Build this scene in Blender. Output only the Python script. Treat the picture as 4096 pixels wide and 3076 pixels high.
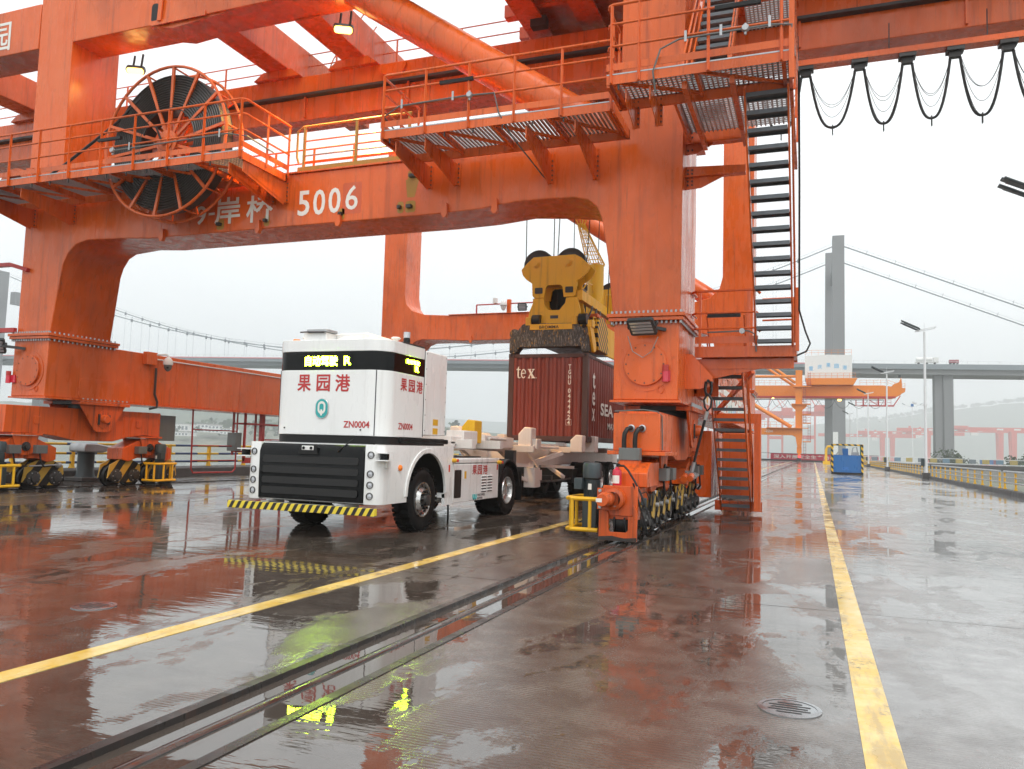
import bpy, bmesh, math, random
from mathutils import Vector, Matrix
rnd = random.Random(7)
for o in list(bpy.data.objects): bpy.data.objects.remove(o)
scene = bpy.context.scene
COL = scene.collection
R = math.radians
# ---------------------------------------------------------------- camera
F_PX, YAW, PITCH, ROLL, CAM_H = 3177.8, 0.36328886, 0.07821909, 0.02890449, 1.48
fw = Vector((-math.sin(YAW)*math.cos(PITCH), math.cos(YAW)*math.cos(PITCH), math.sin(PITCH)))
r0 = Vector((math.cos(YAW), math.sin(YAW), 0)); u0 = r0.cross(fw)
rr = r0*math.cos(ROLL)+u0*math.sin(ROLL); uu = u0*math.cos(ROLL)-r0*math.sin(ROLL)
cd = bpy.data.cameras.new('camera'); cam = bpy.data.objects.new('camera', cd); COL.objects.link(cam)
m = Matrix((rr, uu, -fw)).transposed().to_4x4(); m.translation = (0, 0, CAM_H)
cam.matrix_world = m
cd.sensor_fit = 'HORIZONTAL'; cd.sensor_width = 36; cd.lens = 36*F_PX/4096
cd.clip_start = 0.05; cd.clip_end = 9000
scene.camera = cam
# ---------------------------------------------------------------- sky and sun (overcast, rain)
SUN_EL, SUN_AZ = R(56), R(140)           # azimuth measured clockwise from +Y
world = bpy.data.worlds.new('World'); scene.world = world; world.use_nodes = True
wn = world.node_tree; wn.nodes.clear()
wo = wn.nodes.new('ShaderNodeOutputWorld'); wb = wn.nodes.new('ShaderNodeBackground')
sky = wn.nodes.new('ShaderNodeTexSky'); sky.sky_type = 'NISHITA'; sky.sun_disc = False
sky.sun_elevation = SUN_EL; sky.sun_rotation = SUN_AZ; sky.dust_density = 6; sky.ozone_density = 2
hs = wn.nodes.new('ShaderNodeHueSaturation'); hs.inputs['Saturation'].default_value = 0.06
mx = wn.nodes.new('ShaderNodeMix'); mx.data_type = 'RGBA'; mx.inputs[0].default_value = 0.9
mx.inputs[7].default_value = (8.8, 9.05, 9.15, 1)        # the cloud layer hides the clear sky
tc = wn.nodes.new('ShaderNodeTexCoord'); cn = wn.nodes.new('ShaderNodeTexNoise')
cn.inputs['Scale'].default_value = 1.6; cn.inputs['Detail'].default_value = 4
cr = wn.nodes.new('ShaderNodeMapRange'); cr.inputs[1].default_value = .3; cr.inputs[2].default_value = .7
cr.inputs[3].default_value = .88; cr.inputs[4].default_value = 1.12
cm = wn.nodes.new('ShaderNodeVectorMath'); cm.operation = 'SCALE'
wn.links.new(tc.outputs['Generated'], cn.inputs['Vector']); wn.links.new(cn.outputs['Fac'], cr.inputs[0])
wn.links.new(sky.outputs[0], hs.inputs['Color']); wn.links.new(hs.outputs[0], mx.inputs[6])
wn.links.new(mx.outputs[2], cm.inputs[0]); wn.links.new(cr.outputs[0], cm.inputs['Scale'])
wn.links.new(cm.outputs[0], wb.inputs[0]); wb.inputs[1].default_value = 0.12
wn.links.new(wb.outputs[0], wo.inputs[0])
sl = bpy.data.lights.new('sun', 'SUN'); sl.energy = 1.4; sl.angle = R(35); sl.color = (1, .975, .94)
sun = bpy.data.objects.new('sun', sl); COL.objects.link(sun)
sd = Vector((math.sin(SUN_AZ)*math.cos(SUN_EL), math.cos(SUN_AZ)*math.cos(SUN_EL), math.sin(SUN_EL)))
sun.rotation_euler = sd.to_track_quat('Z', 'Y').to_euler(); sun.location = (0, 0, 60)
vs = scene.view_settings; vs.view_transform = 'Standard'; vs.look = 'None'; vs.exposure = 0.45; vs.gamma = 1
vs.use_curve_mapping = False
cy = scene.cycles
cy.use_denoising = True; cy.max_bounces = 7; cy.diffuse_bounces = 3; cy.glossy_bounces = 4
cy.transmission_bounces = 4; cy.volume_bounces = 1; cy.transparent_max_bounces = 8
cy.sample_clamp_indirect = 6; cy.caustics_reflective = False; cy.caustics_refractive = False
cy.use_adaptive_sampling = True; cy.adaptive_threshold = 0.02
# ---------------------------------------------------------------- materials
MATS = {}
def newmat(name):
    m = bpy.data.materials.new(name); m.use_nodes = True
    nt = m.node_tree; b = nt.nodes['Principled BSDF']; MATS[name] = m
    return m, nt, b
def nd(nt, typ, **kw):
    n = nt.nodes.new(typ)
    for k, v in kw.items():
        if k in n.inputs.keys(): n.inputs[k].default_value = v
        else: setattr(n, k, v)
    return n
def objvec(nt, scale=(1, 1, 1), rot=(0, 0, 0)):
    t = nt.nodes.new('ShaderNodeTexCoord'); mp = nt.nodes.new('ShaderNodeMapping')
    mp.inputs['Scale'].default_value = scale; mp.inputs['Rotation'].default_value = rot
    nt.links.new(t.outputs['Object'], mp.inputs['Vector']); return mp.outputs[0]
def noise(nt, vec, scale, detail=4, rough=.5, dist=0):
    n = nt.nodes.new('ShaderNodeTexNoise'); n.inputs['Scale'].default_value = scale
    n.inputs['Detail'].default_value = detail; n.inputs['Roughness'].default_value = rough
    n.inputs['Distortion'].default_value = dist; nt.links.new(vec, n.inputs['Vector']); return n.outputs['Fac']
def ramp(nt, fac, a, b, lo=0., hi=1.):
    n = nt.nodes.new('ShaderNodeMapRange'); n.interpolation_type = 'SMOOTHSTEP'
    for i, v in ((1, a), (2, b), (3, lo), (4, hi)): n.inputs[i].default_value = v
    nt.links.new(fac, n.inputs[0]); return n.outputs[0]
def mixc(nt, fac, a, b, mode='MIX'):
    n = nt.nodes.new('ShaderNodeMix'); n.data_type = 'RGBA'; n.blend_type = mode
    for i, v in ((0, fac), (6, a), (7, b)):
        if isinstance(v, (int, float)): n.inputs[i].default_value = v
        elif isinstance(v, (tuple, list)): n.inputs[i].default_value = (*v[:3], 1)
        else: nt.links.new(v, n.inputs[i])
    return n.outputs[2]
def math_(nt, op, a, b=0.):
    n = nt.nodes.new('ShaderNodeMath'); n.operation = op
    for i, v in ((0, a), (1, b)):
        if isinstance(v, (int, float)): n.inputs[i].default_value = v
        else: nt.links.new(v, n.inputs[i])
    return n.outputs[0]
def bump(nt, b, h, strength=.2, dist=.01):
    n = nt.nodes.new('ShaderNodeBump'); n.inputs['Strength'].default_value = strength; n.inputs['Distance'].default_value = dist
    nt.links.new(h, n.inputs['Height']); nt.links.new(n.outputs[0], b.inputs['Normal'])
def paint(name, col, rough=.4, metal=0., streak=0., dirt=(.12, .08, .06), fade=0., fadecol=None, grain=0., coat=0., spec=.5, patch=0., rust=0., wavy=0.):
    m, nt, b = newmat(name)
    b.inputs['Roughness'].default_value = rough; b.inputs['Metallic'].default_value = metal
    b.inputs['Coat Weight'].default_value = coat; b.inputs['Coat Roughness'].default_value = .12
    b.inputs['Specular IOR Level'].default_value = spec
    c = (*col, 1); b.inputs['Base Color'].default_value = c
    out = col
    if fade:
        f = ramp(nt, noise(nt, objvec(nt, (1, 1, .6)), .8, 5, .6), .42, .72, 0, fade)
        out = mixc(nt, f, out, fadecol or tuple(min(1, x*1.1+.08) for x in col))
    if patch:
        out = mixc(nt, ramp(nt, noise(nt, objvec(nt, (1, 1, .7)), .42, 4, .55), .46, .68, 0, patch), out, tuple(x*.62 for x in col))
    if rust:
        rs = math_(nt, 'MULTIPLY', ramp(nt, noise(nt, objvec(nt, (16, 16, .3)), 1.3, 5, .6), .6, .7), ramp(nt, noise(nt, objvec(nt), .9, 4), .5, .62, 0, rust))
        out = mixc(nt, rs, out, (.09, .03, .015))
    if streak:
        s = ramp(nt, noise(nt, objvec(nt, (5, 5, .22)), 1.6, 6, .62), .5, .78, 0, streak)
        out = mixc(nt, s, out, dirt)
        d = ramp(nt, noise(nt, objvec(nt), 3.5, 8, .7), .58, .8, 0, streak*.8)
        out = mixc(nt, d, out, dirt)
    if not isinstance(out, tuple): nt.links.new(out, b.inputs['Base Color'])
    if grain or streak:
        rv = ramp(nt, noise(nt, objvec(nt, (2, 2, .5)), 2.2, 5), .3, .75, max(.03, rough-.1), rough+.16)
        nt.links.new(rv, b.inputs['Roughness'])
    if wavy: bump(nt, b, noise(nt, objvec(nt), 1.1, 2), wavy, .05)
    if grain: bump(nt, b, noise(nt, objvec(nt), 30, 4), grain, .004)
    return m
ORANGE = paint('orange_paint', (.72, .118, .012), .27, streak=.5, patch=.75, rust=.7, wavy=.22, dirt=(.17, .03, .012), fade=.4, fadecol=(.74, .17, .045), coat=.0)
paint('orange_grimy', (.68, .105, .012), .36, streak=.85, patch=.8, rust=.9, dirt=(.05, .018, .01))
paint('ochre_primer', (.4, .21, .03), .55, streak=.3)
paint('orange_old', (.6, .1, .03), .42, streak=.3)
paint('orange_far', (.75, .22, .015), .5, streak=.2, dirt=(.25, .08, .03))
paint('red_paint', (.45, .03, .025), .4, streak=.2)
paint('white_paint', (.82, .83, .82), .3, streak=.2, dirt=(.35, .33, .3), coat=.4)
paint('chassis_white', (.78, .74, .7), .45, streak=.25, dirt=(.3, .22, .15))
paint('yellow_paint', (.8, .45, .015), .4, streak=.3, dirt=(.2, .1, .02))
paint('spreader_yellow', (.8, .43, .015), .42, rust=.9, streak=.55, dirt=(.13, .07, .03))
paint('dark_steel', (.045, .043, .042), .45, .3, streak=.2, dirt=(.1, .06, .04))
paint('grease_black', (.008, .008, .008), .34, spec=.3)
paint('black_gloss', (.003, .0035, .004), .14, spec=.2)
paint('black_plastic', (.009, .009, .009), .45, spec=.3)
paint('rubber', (.007, .007, .007), .62, grain=.5, spec=.2)
paint('rim_metal', (.55, .55, .54), .28, .9, streak=.2)
paint('galvanised', (.42, .43, .44), .45, .75, streak=.3, dirt=(.2, .19, .18))
paint('steel_tread', (.13, .14, .15), .42, .6, streak=.3)
paint('motor_grey', (.035, .05, .055), .42, streak=.25)
paint('box_grey', (.16, .17, .165), .45, .3, streak=.2)
paint('cable_black', (.013, .012, .012), .42, spec=.4)
paint('reel_cable', (.035, .028, .024), .4, streak=.3, dirt=(.06, .03, .018))
paint('container_red', (.2, .033, .02), .5, streak=.6, dirt=(.07, .022, .015), fade=.4, fadecol=(.25, .06, .04))
paint('container_dark', (.07, .03, .026), .55, streak=.5)
paint('ink_white', (.8, .78, .72), .5, streak=.15)
paint('ink_red', (.5, .035, .035), .4)
paint('ink_teal', (.02, .36, .36), .3)
paint('ink_blue', (.05, .2, .6), .4)
paint('ink_skyblue', (.2, .5, .75), .5)
paint('ink_dark', (.03, .03, .04), .4)
paint('reflector_red', (.6, .05, .02), .2)
paint('amber_lens', (.9, .22, .02), .15)
paint('lens_clear', (.5, .52, .55), .05, .3)
paint('extinguisher_red', (.62, .02, .05), .25, coat=.5)
paint('blue_paint', (.02, .13, .36), .35, streak=.15)
paint('green_paint', (.03, .12, .05), .5)
paint('pole_white', (.7, .71, .72), .4)
paint('concrete', (.32, .31, .29), .8, streak=.5, dirt=(.17, .165, .16), grain=.3)
paint('concrete_dark', (.075, .072, .07), .6, streak=.3, grain=.3)
paint('bridge_concrete', (.2, .205, .21), .85, streak=.55, dirt=(.14, .145, .15))
paint('bridge_steel', (.19, .22, .24), .6)
paint('bridge_red', (.6, .2, .22), .6)
paint('house_white', (.75, .75, .73), .7, streak=.2)
paint('window_dark', (.1, .12, .14), .2)
paint('far_red', (.62, .1, .07), .6)
paint('far_container', (.3, .04, .06), .6)
paint('banner_red', (.5, .03, .06), .6)
paint('wet_steel', (.4, .41, .42), .14, .85, streak=.2)
paint('rail_steel', (.18, .17, .165), .22, .9, streak=.3, dirt=(.16, .07, .03))
paint('edge_steel', (.05, .043, .04), .3, .5, streak=.4, dirt=(.16, .06, .03))
paint('parapet_yellow', (.42, .33, .12), .7, streak=.4)
paint('parapet_blue', (.16, .25, .32), .7, streak=.4)
paint('yellow_print', (.72, .4, .02), .5, streak=.2)
def emit(name, col, s):
    m, nt, b = newmat(name); b.inputs['Base Color'].default_value = (*col, 1)
    b.inputs['Emission Color'].default_value = (*col, 1); b.inputs['Emission Strength'].default_value = s
emit('led_green', (.62, 1, .02), 45.)
emit('sodium', (1, .56, .12), 5.)
emit('lamp_red', (1, .03, .05), 2.)
def stripes(name, a, b_, freq, direction, rough=.45):
    m, nt, b = newmat(name); b.inputs['Roughness'].default_value = rough
    t = nt.nodes.new('ShaderNodeTexCoord'); d = nt.nodes.new('ShaderNodeVectorMath'); d.operation = 'DOT_PRODUCT'
    d.inputs[1].default_value = direction; nt.links.new(t.outputs['Object'], d.inputs[0])
    f = math_(nt, 'FRACT', math_(nt, 'MULTIPLY', d.outputs['Value'], freq)); g = math_(nt, 'GREATER_THAN', f, .5)
    c = mixc(nt, g, a, b_)
    w = ramp(nt, noise(nt, objvec(nt), 9, 6, .7), .6, .8, 0, .5)
    nt.links.new(mixc(nt, w, c, (.12, .1, .07)), b.inputs['Base Color'])
YEL = (.8, .62, .05)
stripes('hazard_bar', YEL, (.012, .012, .012), 7.5, (1, 0, -.55))
stripes('hazard_wheel', (.5, .3, .04), (.01, .009, .008), 1.9, (0, 1, -.75))
stripes('hazard_post', (.75, .45, .02), (.015, .015, .015), 2.2, (1, 0, 1.))
stripes('hazard_spreader', (.75, .42, .02), (.015, .015, .015), 3.6, (0, 1, 1.3))
stripes('rail_blueyellow', (.72, .46, .03), (.05, .09, .2), .42, (0, 1, 0))
stripes('parapet_stripes', (.65, .52, .2), (.3, .42, .5), .16, (.98, .2, 0))
# open bar grating: real holes are too fine to model, so the sheet is cut by its own pattern
def grating():
    m, nt, b = newmat('grating'); b.inputs['Base Color'].default_value = (.45, .46, .47, 1)
    b.inputs['Metallic'].default_value = .7; b.inputs['Roughness'].default_value = .45
    v = objvec(nt); sx = nt.nodes.new('ShaderNodeSeparateXYZ'); nt.links.new(v, sx.inputs[0])
    fx = math_(nt, 'FRACT', math_(nt, 'MULTIPLY', sx.outputs[0], 22.)); fy = math_(nt, 'FRACT', math_(nt, 'MULTIPLY', sx.outputs[1], 11.))
    hole = math_(nt, 'MULTIPLY', math_(nt, 'GREATER_THAN', fx, .38), math_(nt, 'GREATER_THAN', fy, .22))
    nt.links.new(math_(nt, 'SUBTRACT', 1., hole), b.inputs['Alpha'])
grating()
def ground_mat():
    m, nt, b = newmat('wet_concrete')
    v = objvec(nt)
    big = noise(nt, objvec(nt, (.16, .085, 1)), 1., 5, .55, .6)
    med = noise(nt, objvec(nt, (1, .45, 1)), 1.1, 6, .6, .5)
    mixn = math_(nt, 'ADD', math_(nt, 'MULTIPLY', big, .5), math_(nt, 'MULTIPLY', med, .5))
    edge = noise(nt, objvec(nt, (1, .6, 1)), 7., 5, .7)
    pud = ramp(nt, math_(nt, 'ADD', mixn, math_(nt, 'MULTIPLY', math_(nt, 'SUBTRACT', edge, .5), .16)), .478, .512)                     # 1 = standing water
    fine = noise(nt, v, 60, 6, .7); stain = noise(nt, v, 2.6, 8, .65)
    brush = nt.nodes.new('ShaderNodeTexWave'); brush.wave_type = 'BANDS'; brush.bands_direction = 'Y'
    brush.inputs['Scale'].default_value = 9.5; brush.inputs['Distortion'].default_value = 2.2; brush.inputs['Detail'].default_value = 3
    brush.inputs['Detail Scale'].default_value = .6
    nt.links.new(v, brush.inputs['Vector'])
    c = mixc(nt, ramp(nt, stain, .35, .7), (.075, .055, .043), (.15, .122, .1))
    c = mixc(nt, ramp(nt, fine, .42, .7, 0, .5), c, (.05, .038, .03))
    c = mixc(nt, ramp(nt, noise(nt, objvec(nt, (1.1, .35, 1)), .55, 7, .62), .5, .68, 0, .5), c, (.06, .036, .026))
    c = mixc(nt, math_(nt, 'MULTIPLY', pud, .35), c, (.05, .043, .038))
    sx = nt.nodes.new('ShaderNodeSeparateXYZ'); nt.links.new(v, sx.inputs[0])      # the open apron is paler, cleaner concrete, with sky reflection painted into its colour
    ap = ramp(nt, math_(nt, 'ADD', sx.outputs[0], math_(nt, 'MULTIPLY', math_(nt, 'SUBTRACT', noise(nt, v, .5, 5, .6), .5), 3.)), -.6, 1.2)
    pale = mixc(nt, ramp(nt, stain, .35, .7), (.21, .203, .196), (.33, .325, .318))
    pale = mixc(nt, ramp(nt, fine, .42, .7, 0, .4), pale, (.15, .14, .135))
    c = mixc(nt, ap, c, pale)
    nt.links.new(c, b.inputs['Base Color'])
    ro = math_(nt, 'ADD', ramp(nt, fine, .3, .7, .16, .28), ramp(nt, med, .35, .65, -.05, .07))
    rm = nt.nodes.new('ShaderNodeMix'); rm.data_type = 'FLOAT'; rm.inputs[3].default_value = .025
    nt.links.new(pud, rm.inputs[0]); nt.links.new(ro, rm.inputs[2]); nt.links.new(rm.outputs[0], b.inputs['Roughness'])
    b.inputs['IOR'].default_value = 2.0
    nt.links.new(ramp(nt, pud, 0., 1., .34, .56), b.inputs['Specular IOR Level'])
    rip = noise(nt, objvec(nt, (.9, 3.4, 1)), 1.5, 4, .55)
    dry = math_(nt, 'SUBTRACT', 1., pud)
    h = math_(nt, 'ADD', math_(nt, 'MULTIPLY', math_(nt, 'ADD', math_(nt, 'MULTIPLY', fine, .55), math_(nt, 'MULTIPLY', brush.outputs['Fac'], .45)), math_(nt, 'MULTIPLY', dry, .0016)), math_(nt, 'MULTIPLY', rip, .0022))
    bump(nt, b, h, 1., 1.)
ground_mat()
def water_mat(name, col, rough, sc, amp):
    m, nt, b = newmat(name); b.inputs['Base Color'].default_value = (*col, 1)
    b.inputs['Roughness'].default_value = rough; b.inputs['IOR'].default_value = 1.4 if rough > .05 else 1.9
    bump(nt, b, noise(nt, objvec(nt), sc, 3), amp, .05)
water_mat('river_water', (.1, .12, .105), .12, .35, .5)
water_mat('channel_water', (.07, .055, .045), .02, 3, .02)
def line_mat():
    m, nt, b = newmat('line_paint'); v = objvec(nt)
    c = mixc(nt, ramp(nt, noise(nt, v, 4, 7, .65), .3, .75), (.74, .47, .07), (.8, .63, .28))
    c = mixc(nt, ramp(nt, noise(nt, v, 2.2, 8, .75), .57, .64, 0, .9), c, (.13, .1, .08))
    c = mixc(nt, ramp(nt, noise(nt, objvec(nt, (3, .5, 1)), 1.4, 8, .7), .5, .62, 0, .55), c, (.3, .22, .13))
    nt.links.new(c, b.inputs['Base Color']); b.inputs['IOR'].default_value = 1.5
    nt.links.new(ramp(nt, noise(nt, v, 1.3, 4), .4, .6, .06, .3), b.inputs['Roughness'])
    bump(nt, b, noise(nt, v, 50, 4), .25, .002)
line_mat()
def veg(name, c1, c2, sc):
    m, nt, b = newmat(name); b.inputs['Roughness'].default_value = .9
    nt.links.new(mixc(nt, ramp(nt, noise(nt, objvec(nt), sc, 8, .7), .35, .65), c1, c2), b.inputs['Base Color'])
veg('hill_green', (.035, .06, .035), (.09, .11, .06), .05)
veg('leaf_green', (.03, .055, .025), (.07, .1, .04), .8)
veg('bank_earth', (.08, .1, .06), (.2, .19, .15), .06)

def honeycomb():
    m, nt, b = newmat('honeycomb'); b.inputs['Roughness'].default_value = .4
    vo = nt.nodes.new('ShaderNodeTexVoronoi'); vo.feature = 'DISTANCE_TO_EDGE'; vo.inputs['Scale'].default_value = 38; vo.inputs['Randomness'].default_value = .25
    nt.links.new(objvec(nt), vo.inputs['Vector'])
    nt.links.new(mixc(nt, ramp(nt, vo.outputs['Distance'], .03, .12), (.012, .012, .012), (.0015, .0015, .0015)), b.inputs['Base Color'])
    bump(nt, b, ramp(nt, vo.outputs['Distance'], .03, .12), -.6, .004)
honeycomb()

def worn():
    m, nt, b = newmat('spreader_worn'); b.inputs['Roughness'].default_value = .55
    a = noise(nt, objvec(nt, (26, 26, 4)), 1.7, 7, .7); c_ = noise(nt, objvec(nt, (16, 16, 5)), 1.1, 7, .75)
    c = mixc(nt, ramp(nt, a, .54, .6), (.045, .042, .038), (.26, .25, .23))
    c = mixc(nt, ramp(nt, c_, .58, .62), c, (.55, .3, .04))
    nt.links.new(c, b.inputs['Base Color'])
worn()
# ---------------------------------------------------------------- mesh helpers
class MB:
    def __init__(s): s.v = []; s.f = []
    def add(s, vs, fs):
        n = len(s.v); s.v += [tuple(v) for v in vs]; s.f += [tuple(i+n for i in f) for f in fs]; return s
    def box(s, a, b):
        (x0, y0, z0), (x1, y1, z1) = a, b
        x0, x1 = min(x0, x1), max(x0, x1); y0, y1 = min(y0, y1), max(y0, y1); z0, z1 = min(z0, z1), max(z0, z1)
        return s.add([(x0,y0,z0),(x1,y0,z0),(x1,y1,z0),(x0,y1,z0),(x0,y0,z1),(x1,y0,z1),(x1,y1,z1),(x0,y1,z1)],
                     [(0,3,2,1),(4,5,6,7),(0,1,5,4),(1,2,6,5),(2,3,7,6),(3,0,4,7)])
    def bar(s, p, q, w, h, up=(0, 0, 1)):
        p, q = Vector(p), Vector(q); d = (q-p).normalized(); up = Vector(up)
        sx = d.cross(up)
        if sx.length < 1e-4: sx = d.cross(Vector((0, 1, 0)))
        sx.normalize(); sz = sx.cross(d); vs = []
        for e in (p, q):
            for a, b in ((-1,-1),(1,-1),(1,1),(-1,1)): vs.append(e+sx*(a*w/2)+sz*(b*h/2))
        return s.add(vs, [(3,2,1,0),(4,5,6,7),(0,1,5,4),(1,2,6,5),(2,3,7,6),(3,0,4,7)])
    def cyl(s, p, q, r, n=12, r2=None, cap=True):
        p, q = Vector(p), Vector(q); d = (q-p).normalized(); r2 = r if r2 is None else r2
        a = d.orthogonal().normalized(); b = d.cross(a); vs = []
        for e, rad in ((p, r), (q, r2)):
            for i in range(n):
                t = 2*math.pi*i/n; vs.append(e+a*(rad*math.cos(t))+b*(rad*math.sin(t)))
        fs = [(i, (i+1) % n, n+(i+1) % n, n+i) for i in range(n)]
        if cap: fs += [tuple(range(n-1, -1, -1)), tuple(range(n, 2*n))]
        return s.add(vs, fs)
    def tube(s, pts, r, n=8, closed=False):
        pts = [Vector(p) for p in pts]; N = len(pts); vs = []; a = None
        for i, p in enumerate(pts):
            d = (pts[(i+1) % N]-pts[i-1]) if closed else (pts[min(i+1, N-1)]-pts[max(i-1, 0)])
            d.normalize()
            if a is None: a = d.orthogonal().normalized()
            a = (a-d*a.dot(d)).normalized(); b = d.cross(a)
            for k in range(n):
                t = 2*math.pi*k/n; vs.append(p+a*(r*math.cos(t))+b*(r*math.sin(t)))
        fs = []
        for i in range(N if closed else N-1):
            j = (i+1) % N
            for k in range(n): fs.append((i*n+k, i*n+(k+1) % n, j*n+(k+1) % n, j*n+k))
        if not closed: fs += [tuple(range(n-1, -1, -1)), tuple((N-1)*n+k for k in range(n))]
        return s.add(vs, fs)
    def prism(s, poly, axis, a, b, b2=None):
        # poly of 2D points, extruded along axis from a to b (b2: per-point far offset)
        def P(u, v, w):
            return {'x': (w, u, v), 'y': (u, w, v), 'z': (u, v, w)}[axis]
        n = len(poly); area = sum(poly[i][0]*poly[(i+1) % n][1]-poly[(i+1) % n][0]*poly[i][1] for i in range(n))
        vs = [P(u, v, a) for u, v in poly]+[P(u, v, b2[i] if b2 else b) for i, (u, v) in enumerate(poly)]
        fs = [(i, (i+1) % n, n+(i+1) % n, n+i) for i in range(n)]+[tuple(range(n-1, -1, -1)), tuple(range(n, 2*n))]
        flip = (area < 0) != (axis == 'y') 
        if b < a: flip = not flip
        if flip: fs = [f[::-1] for f in fs]
        return s.add(vs, fs)
    def lathe(s, c, axis, prof, n=24):
        # prof: (radius, offset along axis); closed by caps if the radius is 0
        c = Vector(c); d = Vector(axis).normalized(); a = d.orthogonal().normalized(); b = d.cross(a); vs = []
        for r, o in prof:
            for i in range(n):
                t = 2*math.pi*i/n; vs.append(c+d*o+a*(r*math.cos(t))+b*(r*math.sin(t)))
        fs = []
        for j in range(len(prof)-1):
            for i in range(n): fs.append((j*n+i, j*n+(i+1) % n, (j+1)*n+(i+1) % n, (j+1)*n+i))
        return s.add(vs, fs)
    def move(s, d):
        s.v = [(x+d[0], y+d[1], z+d[2]) for x, y, z in s.v]; return s
def mesh_of(mb, name, smooth=True, weld=False):
    me = bpy.data.meshes.new(name); me.from_pydata(mb.v, [], mb.f)
    bm = bmesh.new(); bm.from_mesh(me)
    if weld: bmesh.ops.remove_doubles(bm, verts=bm.verts, dist=1e-5)
    big = [f for f in bm.faces if len(f.verts) > 4]
    bmesh.ops.recalc_face_normals(bm, faces=bm.faces)
    if big: bmesh.ops.triangulate(bm, faces=big, ngon_method='EAR_CLIP')
    for f in bm.faces: f.smooth = smooth
    bm.to_mesh(me); bm.free()
    if smooth: me.set_sharp_from_angle(angle=R(38))
    return me
ROOTPOS = {}
def obj(name, mb, mat, parent=None, bev=0, label=None, smooth=True, kind=None):
    """links one mesh object; geometry is given in world coordinates, the parent's position is taken off"""
    base = ROOTPOS.get(parent.name, Vector((0, 0, 0))) if parent is not None else Vector((0, 0, 0))
    if base.length: mb.move(-base)
    o = bpy.data.objects.new(name, mesh_of(mb, name, smooth)); COL.objects.link(o)
    o.data.materials.append(MATS[mat])
    if parent is not None: o.parent = parent; ROOTPOS[o.name] = base
    if bev:
        b = o.modifiers.new('bevel', 'BEVEL'); b.width = bev; b.segments = 2; b.limit_method = 'ANGLE'; b.angle_limit = R(50)
    if label: o['label'] = label
    if kind: o['kind'] = kind
    return o
def thing(name, label, cat, loc=(0, 0, 0), group=None):
    o = bpy.data.objects.new(name, None); COL.objects.link(o); o.location = loc; o.empty_display_size = .2
    o['label'] = label; o['category'] = cat
    if group: o['group'] = group
    ROOTPOS[o.name] = Vector(loc); return o
def tag(o, label, cat, group=None):
    o['label'] = label; o['category'] = cat
    if group: o['group'] = group
    return o
def struct(name, mb, mat, **k):
    o = obj(name, mb, mat, **k); o['kind'] = 'structure'; return o
def dup(root, loc, label=None):
    r = root.copy(); COL.objects.link(r); r.location = loc; ROOTPOS[r.name] = Vector(loc)
    if label: r['label'] = label
    for ch in list(root.children):
        c = ch.copy(); COL.objects.link(c); c.parent = r
        for g in list(ch.children):
            e = g.copy(); COL.objects.link(e); e.parent = c
    return r
def dup_part(o, d, parent):
    c = o.copy(); COL.objects.link(c); c.parent = parent; c.location = o.location+Vector(d); return c
def arc(cx, cz, r, a0, a1, n=8):
    return [(cx+r*math.cos(R(a0+(a1-a0)*i/n)), cz+r*math.sin(R(a0+(a1-a0)*i/n))) for i in range(n+1)]
def rrect(x0, z0, x1, z1, r, n=4):
    return arc(x1-r, z1-r, r, 0, 90, n)+arc(x0+r, z1-r, r, 90, 180, n)+arc(x0+r, z0+r, r, 180, 270, n)+arc(x1-r, z0+r, r, 270, 360, n)
def text_mb(s, size, bold=0., sx=1., spacing=1.):
    """glyph outlines as flat triangles in the X-Z plane, lower left at the origin"""
    cu = bpy.data.curves.new('t', 'FONT'); cu.body = s; cu.size = size; cu.offset = bold; cu.space_character = spacing
    cu.resolution_u = 3
    o = bpy.data.objects.new('t', cu); COL.objects.link(o)
    dg = bpy.context.evaluated_depsgraph_get(); me = bpy.data.meshes.new_from_object(o.evaluated_get(dg))
    mb = MB(); mb.v = [(v.co.x*sx, 0, v.co.y) for v in me.vertices]; mb.f = [tuple(p.vertices) for p in me.polygons]
    bpy.data.objects.remove(o); bpy.data.curves.remove(cu); bpy.data.meshes.remove(me)
    x0 = min(v[0] for v in mb.v); z0 = min(v[2] for v in mb.v)
    mb.move((-x0, 0, -z0)); return mb
def fit_text(s, x0, z0, x1, z1, bold=0.):
    """text scaled to fill the box x0..x1, z0..z1 in the X-Z plane"""
    mb = text_mb(s, 1., bold); w = max(v[0] for v in mb.v); h = max(v[2] for v in mb.v)
    mb.v = [(x0+v[0]/w*(x1-x0), 0, z0+v[2]/h*(z1-z0)) for v in mb.v]; return mb
def letter(name, s, parent, mat, plane, u0, z0, u1, z1, at, bold=.01, flip=False):
    """plane 'y': u is X, faces -Y;  plane 'x': u is Y, faces +X"""
    b = max(0, bold)*(z1-z0)*.9; t = fit_text(s, u0+b, z0+b, u1-b, z1-b, min(bold, .006)); mb = MB()
    for k, (du, dz) in enumerate(((0, 0), (-b, -b), (b, -b), (-b, b), (b, b)) if b else ((0, 0),)):
        dd = .0004*k                       # strokes thickened by shifted copies, each a hair prouder
        mb.add([(u+du, at-dd, z+dz) if plane == 'y' else (at+dd, u+du, z+dz) for u, _, z in t.v], t.f)
    return obj(name, mb, mat, parent, smooth=False)
def rail_run(parent, pts, zs, r=.022, name='handrail'):
    """horizontal pipes along a plan polyline at each height"""
    for z in zs: obj(name, MB().tube([(x, y, z) for x, y in pts], r, 8), 'orange_paint', parent)
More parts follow.
